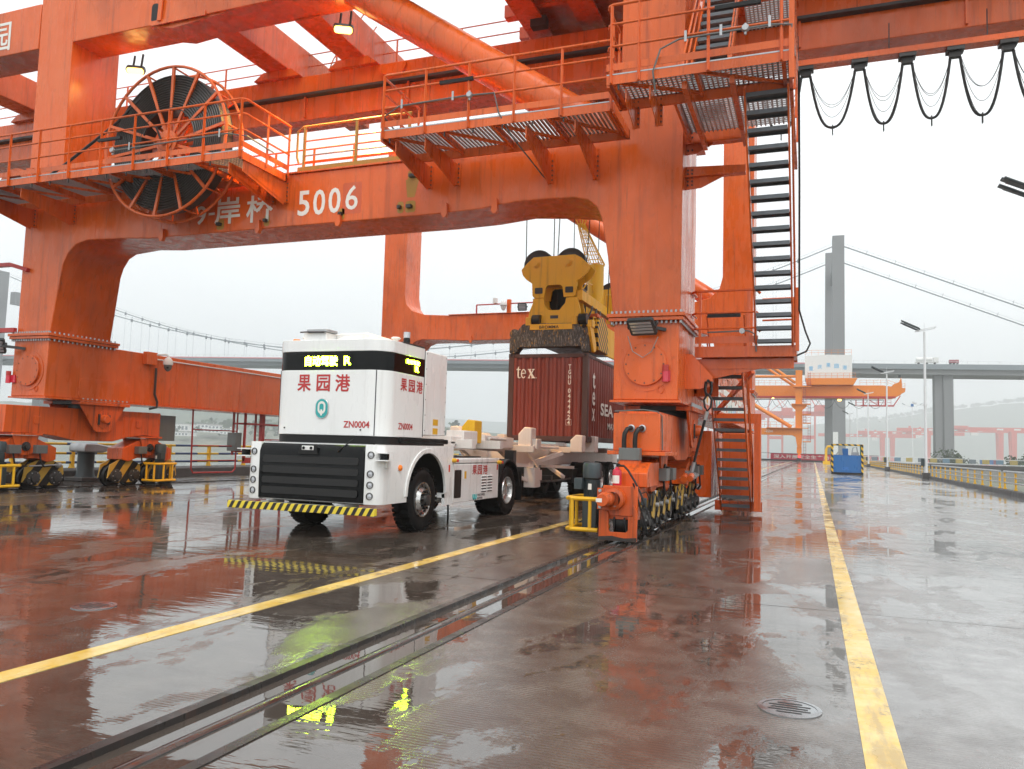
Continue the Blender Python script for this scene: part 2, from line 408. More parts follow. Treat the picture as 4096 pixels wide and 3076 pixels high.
# ---------------------------------------------------------------- the setting
RX, LX = -2.93, -19.33                      # crane rails
CH = ((-3.17, -2.63), (-19.58, -19.06))     # rail channels cut into the deck
QL, QR, QY1 = -23.4, 8.15, 205.
deck = struct('quay_deck', MB().box((QL, -14, -1.6), (QR, QY1, -.16)), 'concrete')
bands = [(QL, CH[1][0]), (CH[1][1], -11.2), (-11.2, CH[0][0]), (CH[0][1], QR)]
GAP = .009
ys = [-14, -6, 2.2, 8.35, 14.5, 20.6, 26.7, 33, 39, 45, 51, 57, 63, 69]
for x0, x1 in bands:
    for y0, y1 in zip(ys[:-1], ys[1:]):
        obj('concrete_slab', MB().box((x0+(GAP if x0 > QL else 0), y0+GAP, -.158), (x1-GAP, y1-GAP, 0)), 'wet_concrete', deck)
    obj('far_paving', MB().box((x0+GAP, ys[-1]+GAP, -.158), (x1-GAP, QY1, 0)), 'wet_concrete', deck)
# rail channels: steel angle at the lip, standing water, the rail itself
for i, (a, b) in enumerate(CH):
    cx = (RX, LX)[i]
    struct('crane_rail', MB().prism([(cx-.075, -.155), (cx+.075, -.155), (cx+.02, -.12), (cx+.02, -.075), (cx+.037, -.06), (cx+.037, -.022), (cx+.025, -.014), (cx-.025, -.014), (cx-.037, -.022), (cx-.037, -.06), (cx-.02, -.075), (cx-.02, -.12)], 'y', -13.9, QY1-2), 'rail_steel')
    struct('channel_water', MB().box((a+.02, -13.8, -.157), (b-.02, QY1-2, -.03)), 'channel_water')
    struct('channel_edge', MB().box((a-.002, -13.9, -.15), (a+.022, QY1-2, .006)).box((a-.05, -13.9, .0015), (a+.02, QY1-2, .0062)), 'edge_steel')
    struct('channel_edge', MB().box((b-.022, -13.9, -.15), (b+.002, QY1-2, .006)).box((b-.02, -13.9, .0015), (b+.05, QY1-2, .0062)), 'edge_steel')
struct('line_marking', MB().box((-4.69, -13, .0005), (-4.5, QY1-5, .004)), 'line_paint')
struct('line_marking', MB().box((.235, -13, .0005), (.42, QY1-5, .004)), 'line_paint')
struct('kerb', MB().prism([(7.85, -.1), (7.9, .2), (7.97, .235), (8.14, .235), (8.14, -.1)], 'y', -13, QY1-3), 'concrete_dark')
struct('kerb', MB().prism([(-23.3, -.1), (-23.3, .36), (-22.55, .36), (-22.45, .3), (-22.4, -.1)], 'y', -13, 150), 'concrete_dark')
struct('river', MB().box((-4600, -370, -14.5), (-23.3, 4500, -14)), 'river_water')
struct('land', MB().box((QR-.2, -370, -9), (2900, 4500, -6)), 'bank_earth')
struct('land', MB().box((-24, QY1-.5, -9), (QR-.1, 4500, -4.3)), 'bank_earth')
# drain covers in the deck: rim ring and slotted grate
def drain(x, y, label, r=.18):
    t = thing('drain_cover', label, 'drain cover', (x, y, 0), 'drain covers in the quay deck')
    ring = [(x+r*math.cos(a*math.pi/14), y+r*math.sin(a*math.pi/14)) for a in range(28)]
    m = MB(); n = 28
    m.v = [(px, py, .0065) for px, py in ring]+[(x+(px-x)*.86, y+(py-y)*.86, .0065) for px, py in ring]+[(px, py, .001) for px, py in ring]
    m.f = [(i, (i+1) % n, n+(i+1) % n, n+i) for i in range(n)]+[(2*n+i, 2*n+(i+1) % n, (i+1) % n, i) for i in range(n)]
    obj('rim', m, 'wet_steel', t)
    obj('plate', MB().cyl((x, y, .001), (x, y, .0045), r*.86, 28), 'wet_steel', t)
    for k in range(-2, 3):
        w = math.sqrt((r*.66)**2-(k*r*.24)**2)*(.85+.2*(k % 2)); yy = y+k*r*.24
        obj('slot', MB().box((x-w, yy-r*.055, .0046), (x+w, yy+r*.055, .0056)), 'grease_black', t)
drain(-.13, 5.06, 'round slotted drain cover beside the thick yellow line in the foreground')
drain(-5.82, 5.29, 'round drain cover on the wet deck at far left foreground')
drain(-6.36, 14.42, 'low round manhole ring on the wet deck beside the rear wheel', .3)
# ---------------------------------------------------------------- far land, hills, river bank
def hill(name, pts, y0, depth, base, mat='hill_green', seed=1):
    """a ridge: skyline heights at stations along X, sloping to the front and back"""
    g = random.Random(seed); m = MB(); rows = 9; N = 90
    x0, x1 = pts[0][0], pts[-1][0]
    def sk(x):
        for (a, ha), (b, hb) in zip(pts[:-1], pts[1:]):
            if a <= x <= b: return ha+(hb-ha)*(x-a)/(b-a)
        return 0
    for j in range(rows):
        t = j/(rows-1); prof = math.sin(math.pi*min(1, t*1.0)*.5+0) if t <= .7 else 1-(t-.7)*1.5
        for i in range(N+1):
            x = x0+(x1-x0)*i/N; h = base+(sk(x)-base)*min(1, t/.7)**.8*(1 if t <= .7 else 1-(t-.7)*1.6)
            m.v.append((x, y0+depth*t, h+g.uniform(-1, 1)*(.022*max(0, sk(x)-base))*(t > .2)))
    for j in range(rows-1):
        for i in range(N): a = j*(N+1)+i; m.f.append((a, a+1, a+N+2, a+N+1))
    return struct(name, m, mat)
hill('hill', [(-840, 0), (-300, 95), (40, 150), (300, 180), (480, 215), (840, 265), (1120, 360), (1520, 450), (2000, 470), (2800, 430)], 3000, 1000, -6, seed=3)
hill('hill', [(-4600, 110), (-3800, 200), (-3000, 165), (-2300, 180), (-1600, 140), (-840, 110), (-400, 50), (0, 0)], 3100, 800, -14, seed=5)
hill('river_bank', [(-2400, 10), (-1700, 14), (-1200, 22), (-900, 20), (-600, 14), (-380, 6), (-250, -12)], 640, 200, -14, 'bank_earth', 8)
hill('hill', [(-2400, 60), (-1900, 72), (-1500, 66), (-1100, 70), (-800, 52), (-500, 30), (-300, 8)], 900, 300, -14, 'hill_green', 9)
def clump(name, cx, cy, cz, sx, sy, sz, n, leaf, seed, mat='leaf_green', label=None, cat=None):
    g = random.Random(seed); m = MB()
    lobes = [(g.gauss(0, .45), g.gauss(0, .45), g.uniform(.15, .8), g.uniform(.25, .5)) for _ in range(14)]
    for _ in range(n):
        a, b, c, rad = g.choice(lobes)
        d = Vector((g.gauss(0, 1), g.gauss(0, 1), g.gauss(0, 1))).normalized()*rad*g.uniform(.6, 1)
        p = Vector((cx+(a+d.x)*sx, cy+(b+d.y)*sy, cz+max(0, c+d.z)*sz))
        u = Vector((g.gauss(0, 1), g.gauss(0, 1), g.gauss(0, 1))).normalized(); w = u.orthogonal().normalized()*leaf*g.uniform(.6, 1.3); u = u.cross(w).normalized()*leaf
        m.add([p-w, p+u*.6, p+w, p-u*.6], [(0, 1, 2, 3)])
    return m
for k, (x, y, s, lab) in enumerate([(46, 330, 16, 'low dark green bush mass beside the bridge pier'), (72, 335, 12, 'dark green bush right of the bridge pier'), (96, 350, 10, 'small dark bush in the yard beyond the railing')]):
    t = thing('tree', lab, 'tree', (x, y, -6))
    obj('crown', clump('crown', x, y, -4, s*.55, 6, 8, 1500, .55, 40+k), 'leaf_green', t)
    obj('trunk', MB().cyl((x, y, -6.2), (x+.3, y, 0), .35, 8, .15), 'concrete_dark', t)
tv = MB(); g = random.Random(11)
for _ in range(170):
    x = g.uniform(-1500, -330); y = g.uniform(690, 830); z = g.uniform(8, 24); s = g.uniform(4, 9)
    for k in range(14):
        d = Vector((g.gauss(0, .5), g.gauss(0, .4), g.uniform(0, .9)))*s; u = Vector((g.gauss(0, 1), g.gauss(0, 1), g.gauss(0, 1))).normalized()*s*.35; w = u.orthogonal().normalized()*s*.35
        p = Vector((x, y, z-4))+d; tv.add([p-w, p+u, p+w, p-u], [(0, 1, 2, 3)])
o = struct('bank_trees', tv, 'leaf_green'); o['kind'] = 'stuff'; tag(o, 'dark trees covering the far river bank behind the left bogies', 'trees')
def skyline(name, x0, x1, y, zf, n, seed, lab):
    g = random.Random(seed); m = MB()
    for _ in range(n):
        x = g.uniform(x0, x1); z = zf(x); s = g.uniform(5, 12)
        for k in range(10):
            d = Vector((g.gauss(0, .6), g.gauss(0, .3), g.uniform(-.3, .9)))*s; u = Vector((g.gauss(0, 1), 0, g.gauss(0, 1))).normalized()*s*.4; w = Vector((u.z, .3, -u.x))
            p = Vector((x, y, z))+d; m.add([p-w, p+u, p+w, p-u], [(0, 1, 2, 3)])
    o = struct(name, m, 'hill_green'); o['kind'] = 'stuff'; tag(o, lab, 'trees')
skyline('ridge_trees', 80, 1560, 3700, lambda x: (150+(x-40)*30/260 if x < 300 else 180+(x-300)*35/180 if x < 480 else 215+(x-480)*50/360 if x < 840 else 265+(x-840)*95/280 if x < 1120 else 360+(x-1120)*.225)-10, 260, 21, 'trees along the hazy ridge behind the bridge pier')
# white buildings on the far bank
def building(x, y, z, w, h, rows, cols, lab, d=14):
    t = thing('building', lab, 'building', (x, y, z))
    obj('wall', MB().box((x-w/2, y, z), (x+w/2, y+d, z+h)), 'house_white', t)
    obj('roof', MB().box((x-w/2-.5, y-.5, z+h), (x+w/2+.5, y+d+.5, z+h+.7)), 'concrete', t)
    win = None
    for r in range(rows):
        for c in range(cols):
            cx = x-w/2+w*(c+.5)/cols; cz = z+h*(r+.5)/rows
            if win is None:
                win = obj('window', MB().box((cx-w/cols*.28, y-.15, cz-h/rows*.3), (cx+w/cols*.28, y+.1, cz+h/rows*.22)), 'window_dark', t); w0 = (cx, cz)
            else: dup_part(win, (cx-w0[0], 0, cz-w0[1]), t)
building(-690, 720, 8.5, 44, 8, 1, 8, 'long white building with a row of windows on the far bank')
building(-634, 705, 8, 16, 8.5, 2, 3, 'white stepped house right of the long building on the far bank')
building(-612, 700, 7.5, 20, 8, 2, 4, 'wide white house in the middle of the far bank')
building(-590, 690, 6, 14, 6, 2, 3, 'low white house nearest the crane ladder on the far bank')
building(-640, 680, 3, 18, 4, 1, 4, 'low pale shed below the white buildings on the far bank')
# ---------------------------------------------------------------- the quay crane 5006
crane = thing('quay_crane', 'large orange quay crane numbered 5006 straddling the white truck', 'crane', (-11.1, 25., 0))
OP = 'orange_paint'
YN, YFAR = 15.05, 34.1
def frame(Y0, lab):
    inner = [(-18.74, 4.1), (-18.46, 5.94), (-18.33, 6.2), (-18.05, 6.44), (-17.68, 6.53), (-16.46, 6.49), (-15.6, 6.43), (-7.6, 6.43), (-6.57, 6.46), (-5.76, 6.55), (-5.07, 6.55), (-4.5, 6.53), (-4.21, 6.46), (-4.03, 6.3), (-3.91, 6.03), (-3.84, 5.63), (-3.78, 5.26), (-3.66, 4.1)]
    right = [(-2.35, 4.1), (-2.34, 6.6), (-2.3, 16.)]
    top = [(-3.57, 16.), (-3.57, 8.9), (-3.7, 8.4), (-4.1, 8.02), (-4.8, 7.86), (-5.64, 7.79), (-6.21, 7.71), (-6.8, 7.66), (-16.3, 7.66), (-17.6, 7.74), (-18.3, 7.95), (-18.62, 8.3), (-18.72, 8.8), (-18.72, 16.)]
    left = [(-19.97, 16.), (-19.95, 4.1)]
    poly = inner+right+top+left
    def d(x, z):
        leg = max(0, 1-max(0, min(x+19.9, -x-2.4)-1.3)/2.2) if z < 7.2 else 0
        return 1.28+(.64*leg if z < 7.2 else (.25 if z > 8.2 else .05))
    m = MB().prism(poly, 'y', Y0, Y0+1.28, [Y0+d(x, z) for x, z in poly])
    f = obj('portal_frame', m, OP, crane, bev=.025, label=lab)
    # weld seams and stiffener edges read as thin raised ribs
    for x in (-17.4, -15.2, -6.05, -4.85):
        obj('weld_seam', MB().box((x-.006, Y0-.006, 6.56 if x > -6.5 else 6.5), (x+.006, Y0+.01, 7.6)), OP, f)
    obj('top_flange', MB().box((-16.3, Y0-.05, 7.665), (-6.9, Y0+1.33, 7.70)), OP, f)
    for x in (-15.1, -12.2, -10.0, -7.35, -6.2):
        obj('lifting_lug', MB().prism([(x-.05, 6.5), (x-.07, 6.38), (x-.03, 6.31), (x+.03, 6.31), (x+.07, 6.38), (x+.05, 6.62)], 'y', Y0-.1, Y0-.003), OP, f)
    # bolted flanges on top of the sill beams
    for xc in (LX, -2.99):
        fl = obj('bolted_flange', MB().box((xc-.75, Y0-.17, 4.03), (xc+.75, Y0+2.12, 4.098)).box((xc-.72, Y0-.14, 3.955), (xc+.72, Y0+2.1, 4.025)), OP, crane, bev=.006)
        b = MB()
        for s in range(16):
            t = -.66+1.32*s/15
            for zz in (4.10, 3.90): b.cyl((xc+t, Y0-.09, zz), (xc+t, Y0-.09, zz+.055), .022, 6)
            for sx in (-.66, .66):
                for zz in (4.10, 3.90): b.cyl((xc+sx, Y0-.05+s*.138, zz), (xc+sx, Y0-.05+s*.138, zz+.055), .022, 6)
        o = obj('bolts', b, 'galvanised', fl, smooth=False); o['kind'] = 'stuff'
    return f
fn = frame(YN, 'near portal frame carrying the white number 5006')
ff = frame(YFAR, 'far portal frame behind the container')
# lettering on the near beam
YT = YN-.004
for ch, u0, z0, u1, z1, bo in (('5', -11.15, 6.65, -10.83, 7.24, .012), ('0', -10.73, 6.64, -10.41, 7.23, .012), ('0', -10.32, 6.65, -10.0, 7.24, .012), ('6', -9.87, 6.69, -9.55, 7.25, .004), ('岸', -13.54, 6.62, -12.79, 7.28, .012), ('桥', -12.61, 6.59, -11.85, 7.25, .012), ('9', -14.12, 6.66, -13.81, 7.12, .015), ('-', -13.73, 6.87, -13.55, 6.93, 0)):
    letter('lettering', ch, fn, 'ink_white', 'y', u0, z0, u1, z1, YT, bo)
obj('repainted_patch', MB().prism(rrect(-9.95, 6.6, -9.46, 7.32, .04), 'y', YN-.002, YN+.002), 'orange_old', fn)
for x, z, w in ((-8.15, 7.28, .09), (-8.45, 6.6, .05), (-8.2, 6.6, .08), (-9.95, 6.57, .05), (-12.0, 6.57, .05), (-13.35, 6.58, .07)):
    obj('cleat', MB().box((x-w, YN-.1, z), (x+w*.5, YN, z+.07)), 'dark_steel', fn)
    obj('primer_mark', MB().prism(rrect(x-w*1.7, z-.09, x+w*1.4, z+.17, .06), 'y', YN-.002, YN+.002), 'ochre_primer', fn)
obj('primer_mark', MB().prism([(-8.3, 6.85), (-8.12, 6.84), (-8.02, 7.25), (-8.35, 7.25)], 'y', YN-.0022, YN+.002), 'ochre_primer', fn)
# sill beams along the rails
SILL = []
for xc, lab in ((LX, 'left sill beam over the far rail'), (-2.99, 'right sill beam over the near rail')):
    s = obj('sill_beam', MB().box((xc-.62, YN-.05, 2.44), (xc+.62, YFAR+2.1, 3.95)), OP, crane, bev=.02, label=lab); SILL.append(s)
    obj('bottom_flange', MB().box((xc-.68, YN-.08, 2.395), (xc+.68, YFAR+2.13, 2.437)), OP, s)
    for yy in (19.5, 22.5, 25.5, 28.5, 31.5): obj('weld_seam', MB().box((xc-.628, yy-.006, 2.46), (xc+.628, yy+.006, 3.94)), OP, s)
    # round inspection cover on the end
    obj('inspection_ring', MB().lathe((xc, YN-.052, 3.12), (0, -1, 0), [(.52, 0), (.52, .012), (.40, .012), (.40, 0)], 40), OP, s)
    cv = obj('inspection_cover', MB().lathe((xc, YN-.05, 3.12), (0, -1, 0), [(.41, 0), (.41, .06), (.40, .07), (.001, .07)], 40), OP, s)
    b = MB()
    for k in range(12):
        a = math.pi*2*k/12; b.cyl((xc+.36*math.cos(a), YN-.118, 3.12+.36*math.sin(a)), (xc+.36*math.cos(a), YN-.13, 3.12+.36*math.sin(a)), .014, 6)
    o = obj('bolts', b, 'dark_steel', s); o['kind'] = 'stuff'
    obj('beacon', MB().cyl((xc+.4 if xc > -5 else xc-.64, YN-.14, 2.78), (xc+.4 if xc > -5 else xc-.64, YN-.14, 2.98), .06, 12).box((xc+.37 if xc > -5 else xc-.62, YN-.1, 2.8), (xc+.48 if xc > -5 else xc-.45, YN-.05, 3.0)), 'extinguisher_red', s)
    obj('beacon_cap', MB().cyl((xc+.4 if xc > -5 else xc-.64, YN-.14, 2.982), (xc+.4 if xc > -5 else xc-.64, YN-.14, 3.1), .061, 12), 'red_paint', s)
    obj('cable_eye', MB().tube([(xc+.3+.06*math.cos(t*.5), YN-.06, 2.64+.07*math.sin(t*.5)) for t in range(-3, 9)], .012, 6), OP, s)
lsill, rsill = SILL
# painted slogan strip on the outer side of the right sill beam
xo = -2.99+.62
obj('painted_panel', MB().box((xo, 18.2, 2.62), (xo+.004, 33.2, 3.3)), 'ink_white', rsill)
g = random.Random(5)
letter('lettering', '安全生产绿色发展', rsill, OP, 'x', 18.5, 2.98, 32.8, 3.82, xo+.007, .01)
for k in range(22):
    y = 18.6+k*.66; c = g.choice(['ink_blue', 'ink_teal', 'yellow_print', 'ink_skyblue', OP])
    obj('painted_mark', MB().prism(rrect(y, 2.66, y+.3, 2.66+g.uniform(.2, .3), .1), 'x', xo+.0045, xo+.007), c, rsill)
# dome camera, conduit and hatch line on the left sill beam
xl = LX+.62
cb = obj('camera_box', MB().box((xl, 18.15, 3.62), (xl+.17, 18.55, 4.0)), OP, lsill, bev=.01)
arm = obj('dome_camera', MB().tube([(xl+.1, 18.45, 3.93), (xl+.3, 18.75, 3.97), (xl+.34, 18.8, 3.93), (xl+.34, 18.8, 3.88)], .028, 8).lathe((xl+.34, 18.8, 3.66), (0, 0, 1), [(.14, 0), (.145, .05), (.13, .13), (.09, .2), (.03, .24), (.001, .24)], 20), 'house_white', lsill)
obj('dome_lens', MB().lathe((xl+.34, 18.8, 3.655), (0, 0, -1), [(.115, .0), (.112, .08), (.08, .15), (.03, .19), (.001, .19)], 20), 'box_grey', lsill)
obj('dome_eye', MB().cyl((xl+.42, 18.72, 3.58), (xl+.44, 18.69, 3.57), .035, 10), 'grease_black', lsill)
obj('side_arm', MB().bar((-22.2, 14.95, 6.0), (-20.25, 14.95, 5.99), .12, .1).bar((-20.25, 14.95, 5.99), (-19.65, 15.0, 5.82), .12, .1), 'red_paint', crane)
obj('side_arm', MB().bar((-22.2, 14.95, 4.2), (-19.9, 14.95, 4.2), .1, .12), 'red_paint', crane)
obj('conduit', MB().tube([(xl+.03, 18.6, 3.82), (xl+.03, 24.5, 3.8), (xl+.03, 30, 3.8)], .022, 6), 'chassis_white', lsill)
obj('hose', MB().tube([(xl+.07, 18.62, 3.55), (xl+.07, 18.62, 2.75), (xl+.09, 18.72, 2.52), (xl+.05, 18.75, 2.36), (xl-.1, 18.6, 2.3)], .035, 8), 'dark_steel', lsill)
obj('doubler_plate', MB().prism(rrect(16.0, 2.45, 17.75, 3.02, .12), 'x', xl, xl+.022), OP, lsill, bev=.006)
# floodlights: LED heads with finned back
def floodlight(parent, c, aim, w=.5, h=.36, lit=False):
    c = Vector(c); q = Vector(aim).to_track_quat('Z', 'Y').to_matrix().to_4x4(); q.translation = c
    def T(mb): mb.v = [tuple(q @ Vector(v)) for v in mb.v]; return mb
    f = obj('floodlight', T(MB().prism(rrect(-w/2, -h/2, w/2, h/2, .05), 'z', -.07, 0)), 'motor_grey', parent, bev=.01)
    for k in range(4):
        y = -h/2+.05+k*(h-.1)/4
        obj('led_strip', T(MB().box((-w/2+.05, y+.012, .001), (w/2-.05, y+(h-.1)/4-.012, .006))), 'lens_clear', f)
    obj('bracket', T(MB().box((-w/2-.02, -.03, -.12), (-w/2, .03, .0)).box((w/2, -.03, -.12), (w/2+.02, .03, 0)).box((-w/2-.02, -.03, -.14), (w/2+.02, .03, -.12))), 'dark_steel', f)
    return f
floodlight(rsill, (-3.0, YN-.42, 3.77), (-.1, -.62, -.78), .52, .4)
obj('lamp_arm', MB().bar((-2.95, YN-.35, 3.82), (-2.62, YN-.05, 3.78), .06, .06), 'dark_steel', rsill)
obj('safety_chain', MB().tube([(-3.26, YN-.42, 3.62), (-3.2, YN-.25, 3.35), (-3.02, YN-.17, 3.24), (-2.85, YN-.2, 3.35), (-2.72, YN-.25, 3.62)], .009, 6), 'galvanised', rsill)
floodlight(lsill, (LX-.78, YN-.5, 3.72), (.45, -.5, -.75), .52, .5)
obj('lamp_arm', MB().bar((LX-.62, YN-.4, 3.74), (LX-.2, YN-.05, 3.7), .07, .07), 'dark_steel', lsill)
# lug, shackle and tie-down wire on the right side
lug = obj('tie_down_lug', MB().prism([(17.2, 2.72), (17.2, 3.35), (17.7, 3.4), (18.55, 3.02), (18.68, 2.86), (18.6, 2.7), (18.4, 2.66)], 'x', xo+.0, xo+.05).box((xo, 17.2, 2.66), (xo+.5, 17.24, 3.4)), OP, rsill)
xw = xo+.46
obj('lug_plate', MB().prism([(xo, 2.72), (xo, 3.42), (xo+.14, 3.4), (xo+.52, 2.98), (xo+.55, 2.86), (xo+.48, 2.76), (xo+.28, 2.72)], 'y', 15.85, 15.91), OP, rsill)
sh = obj('shackle', MB().tube([(xw-.05, 15.83, 2.86), (xw-.06, 15.8, 2.7), (xw-.04, 15.8, 2.6), (xw+.04, 15.8, 2.6), (xw+.06, 15.8, 2.7), (xw+.05, 15.83, 2.86)], .028, 8).cyl((xw, 15.76, 2.87), (xw, 16.0, 2.87), .03, 10), 'grease_black', rsill)
w0, w1 = Vector((xw, 15.78, 2.62)), Vector((-2.22, 15.9, 1.12))
wire = obj('tie_down_wire', MB().tube([w0+Vector((0, 0, 0)), (xw-.08, 15.78, 2.5), (xw-.06, 15.78, 2.36), (xw-.01, 15.78, 2.28), (xw+.05, 15.78, 2.36), (xw+.07, 15.78, 2.5), w0], .022, 8).cyl((xw-.01, 15.78, 2.3), w1, .026, 8), 'cable_black', rsill)
d = (w1-Vector((xw-.01, 15.78, 2.3)))
obj('ferrule', MB().cyl(Vector((xw-.01, 15.78, 2.3))+d*.02, Vector((xw-.01, 15.78, 2.3))+d*.16, .042, 12).cyl(w1-d*.14, w1+d*.02, .04, 12), 'galvanised', wire)
obj('turnbuckle', MB().lathe(w1+Vector((0, 0, -.06)), d, [(.14, -.015), (.14, .015), (.11, .015), (.11, -.015), (.14, -.015)], 20).cyl(w1, w1+d*.12, .03, 8).bar(w1+d*.1+Vector((-.2, 0, -.05)), w1+d*.1+Vector((.1, 0, .05)), .05, .05).cyl(w1+d*.1+Vector((.08, -.1, .0)), w1+d*.1+Vector((.08, .1, .0)), .045, 10), 'galvanised', wire)
# round brace tubes between the upper structure and the right legs
for yc in (YN+.68, YFAR+.68):
    t = obj('brace_tube', MB().cyl((-12.2, yc, 13.65), (-3.6, yc, 7.75), .4, 40), OP, crane)
    dv = Vector((8.6, 0, -5.9)).normalized()
    for k in range(9):
        p = Vector((-11.4, yc, 13.1))+dv*(1.02*k)
        obj('weld_ring', MB().cyl(p-dv*.012, p+dv*.012, .405, 40), OP, t)
# upper tie beams along X and the cross beams along Y
TIE = []
for y0 in (YN+.1,):
    b = obj('tie_beam', MB().box((-26, y0-.1, 12.05), (-20.0, y0+.88, 13.35)).box((-18.72, y0-.1, 12.05), (-3.6, y0+.88, 13.35)), OP, crane, bev=.02); TIE.append(b)
    obj('hanger_plate', MB().box((-15.95, y0-.13, 12.02), (-14.2, y0-.1, 12.14)).prism([(-15.95, 12.05), (-14.2, 12.05), (-13.4, 12.05), (-15.3, 11.9)], 'y', y0-.05, y0+.8), OP, b)
    obj('access_hole', MB().prism(rrect(-15.98, 12.12, -15.75, 12.62, .09), 'y', y0-.104, y0-.09), 'grease_black', b)
    obj('access_frame', MB().bar((-15.66, y0-.15, 12.1), (-15.6, y0-.15, 13.3), .04, .12), OP, b)
letter('lettering', '园', TIE[0], 'ink_white', 'y', -21.95, 12.2, -21.12, 13.03, YN-.006, .004)
for x0, x1 in ((-14.7, -13.95), (-12.2, -11.45), (-24.6, -23.8)):
    cb = obj('cross_beam', MB().box((x0, 15.95, 12.0), (x1, 22.5, 12.95)), OP, crane, bev=.02)
    for yy in (18.05,):
        obj('gusset', MB().prism([(x0-.42, 11.78), (x0-.1, 12.0), (x1+.1, 12.0), (x1+.4, 11.78)], 'y', yy, yy+1.1), OP, cb)
# main girders along X that carry the trolley
def girder(y0, name):
    gd = obj('main_girder', MB().box((-34, y0, 11.27), (26, y0+1.0, 11.78)).box((-34, y0+.12, 10.55), (26, y0+.9, 11.2)), OP, crane, bev=.015, label=name)
    obj('trolley_rail', MB().box((-34, y0-.06, 11.202), (26, y0+1.05, 11.268)), 'dark_steel', gd)
    for k in range(11):
        x = -30+k*3.3
        obj('stiffener', MB().box((x, y0+.04, 10.6), (x+.05, y0+.12, 11.2)), OP, gd)
    for x in (-10.6, -17.2): obj('round_lug', MB().prism([(x-.4, 11.62), (x-.32, 11.46), (x-.15, 11.38), (x+.15, 11.38), (x+.32, 11.46), (x+.4, 11.62), (x+.4, 11.7), (x-.4, 11.7)], 'y', y0-.08, y0-.001), OP, gd)
    wk = y0-.5 if y0 < 25 else y0+1.5
    for k in range(28):
        x = -33+k*2.0
        if -6.9 < x < -3: continue
        obj('post', MB().box((x-.02, y0+.8, 11.78), (x+.02, y0+.84, 12.88)), OP, gd)
    for z in (12.2, 12.52, 12.88): obj('handrail', MB().tube([(-34, y0+.82, z), (26, y0+.82, z)], .018, 6), OP, gd)
    return gd
g1 = girder(18.2, 'main girder running out over the quay')
# a tank-like bracket and short stair between girder and tie beam
st = obj('stair_link', MB().bar((-13.25, 19.6, 11.95), (-12.35, 19.6, 13.1), .06, .16).bar((-13.25, 20.3, 11.95), (-12.35, 20.3, 13.1), .06, .16), OP, crane)
for k in range(8):
    x = -13.2+k*.115; z = 12.03+k*.147
    obj('tread', MB().box((x-.09, 19.62, z), (x+.09, 20.28, z+.03)), 'steel_tread', st)
for y in (19.58, 20.32): obj('handrail', MB().tube([(-13.6, y, 12.7), (-13.5, y, 12.95), (-12.5, y, 14.2)], .018, 6).tube([(-13.6, y, 12.7), (-13.25, y, 12.0)], .018, 6), OP, st)
# trolley with ribbed underside
tr = obj('trolley', MB().box((-7.05, 16.6, 12.5), (-2.6, 28.5, 15.5)), OP, crane, bev=.02, label='ribbed trolley body above the right column')
for k in range(11): obj('rib', MB().box((-7.3, 16.8+k*1.1, 12.3), (-6.9, 17.05+k*1.1, 12.62)), OP, tr)
for x in (-6.6, -5.2, -3.9): obj('under_beam', MB().box((x-.13, 16.65, 12.22), (x+.13, 28.4, 12.5)).box((x-.3, 16.65, 12.14), (x+.3, 28.4, 12.2)), OP, tr)
for y in (17.6, 19.6, 22.4, 27.6): obj('cross_rib', MB().box((-6.4, y, 12.3), (-2.9, y+.16, 12.48)), OP, tr)
for y in (20.6, 21.3): obj('rope_slot', MB().prism(rrect(-5.7, y, -4.3, y+.28, .1), 'z', 12.1, 12.13), 'grease_black', tr)
obj('lamp_bracket', MB().box((-6.6, 17.9, 11.95), (-6.2, 18.15, 12.2)), 'dark_steel', tr)

# camera rail on the far portal beam
fr3 = obj('camera_rail', MB().tube([(-14.85, 34.05, 8.1), (-10.6, 34.05, 8.13)], .03, 6).box((-14.87, 34.03, 7.66), (-14.81, 34.07, 8.1)), 'red_paint', crane)
obj('rail_post', MB().box((-13.3, 34.0, 7.66), (-13.12, 34.15, 8.3)), OP, fr3)
obj('dome_camera', MB().lathe((-13.4, 33.85, 7.98), (0, 0, 1), [(.16, 0), (.17, .06), (.12, .2), (.04, .26), (.001, .26)], 16).lathe((-13.4, 33.85, 7.97), (0, 0, -1), [(.13, 0), (.12, .1), (.05, .2), (.001, .2)], 16), 'house_white', fr3)
obj('speaker', MB().box((-13.96, 33.9, 8.13), (-13.8, 34.1, 8.38)), 'house_white', fr3)
floodlight(fr3, (-12.5, 33.9, 7.9), (.1, -.9, -.3), .42, .36)

# dark service walkway above the outer part of the girder
gw = obj('girder_walkway', MB().box((-2.2, 16.9, 11.95), (26, 19.3, 12.03)), 'red_paint', crane)
for k in range(12): obj('joist', MB().box((-2+k*2.3, 16.95, 11.82), (-1.9+k*2.3, 19.2, 11.948)), 'red_paint', gw)
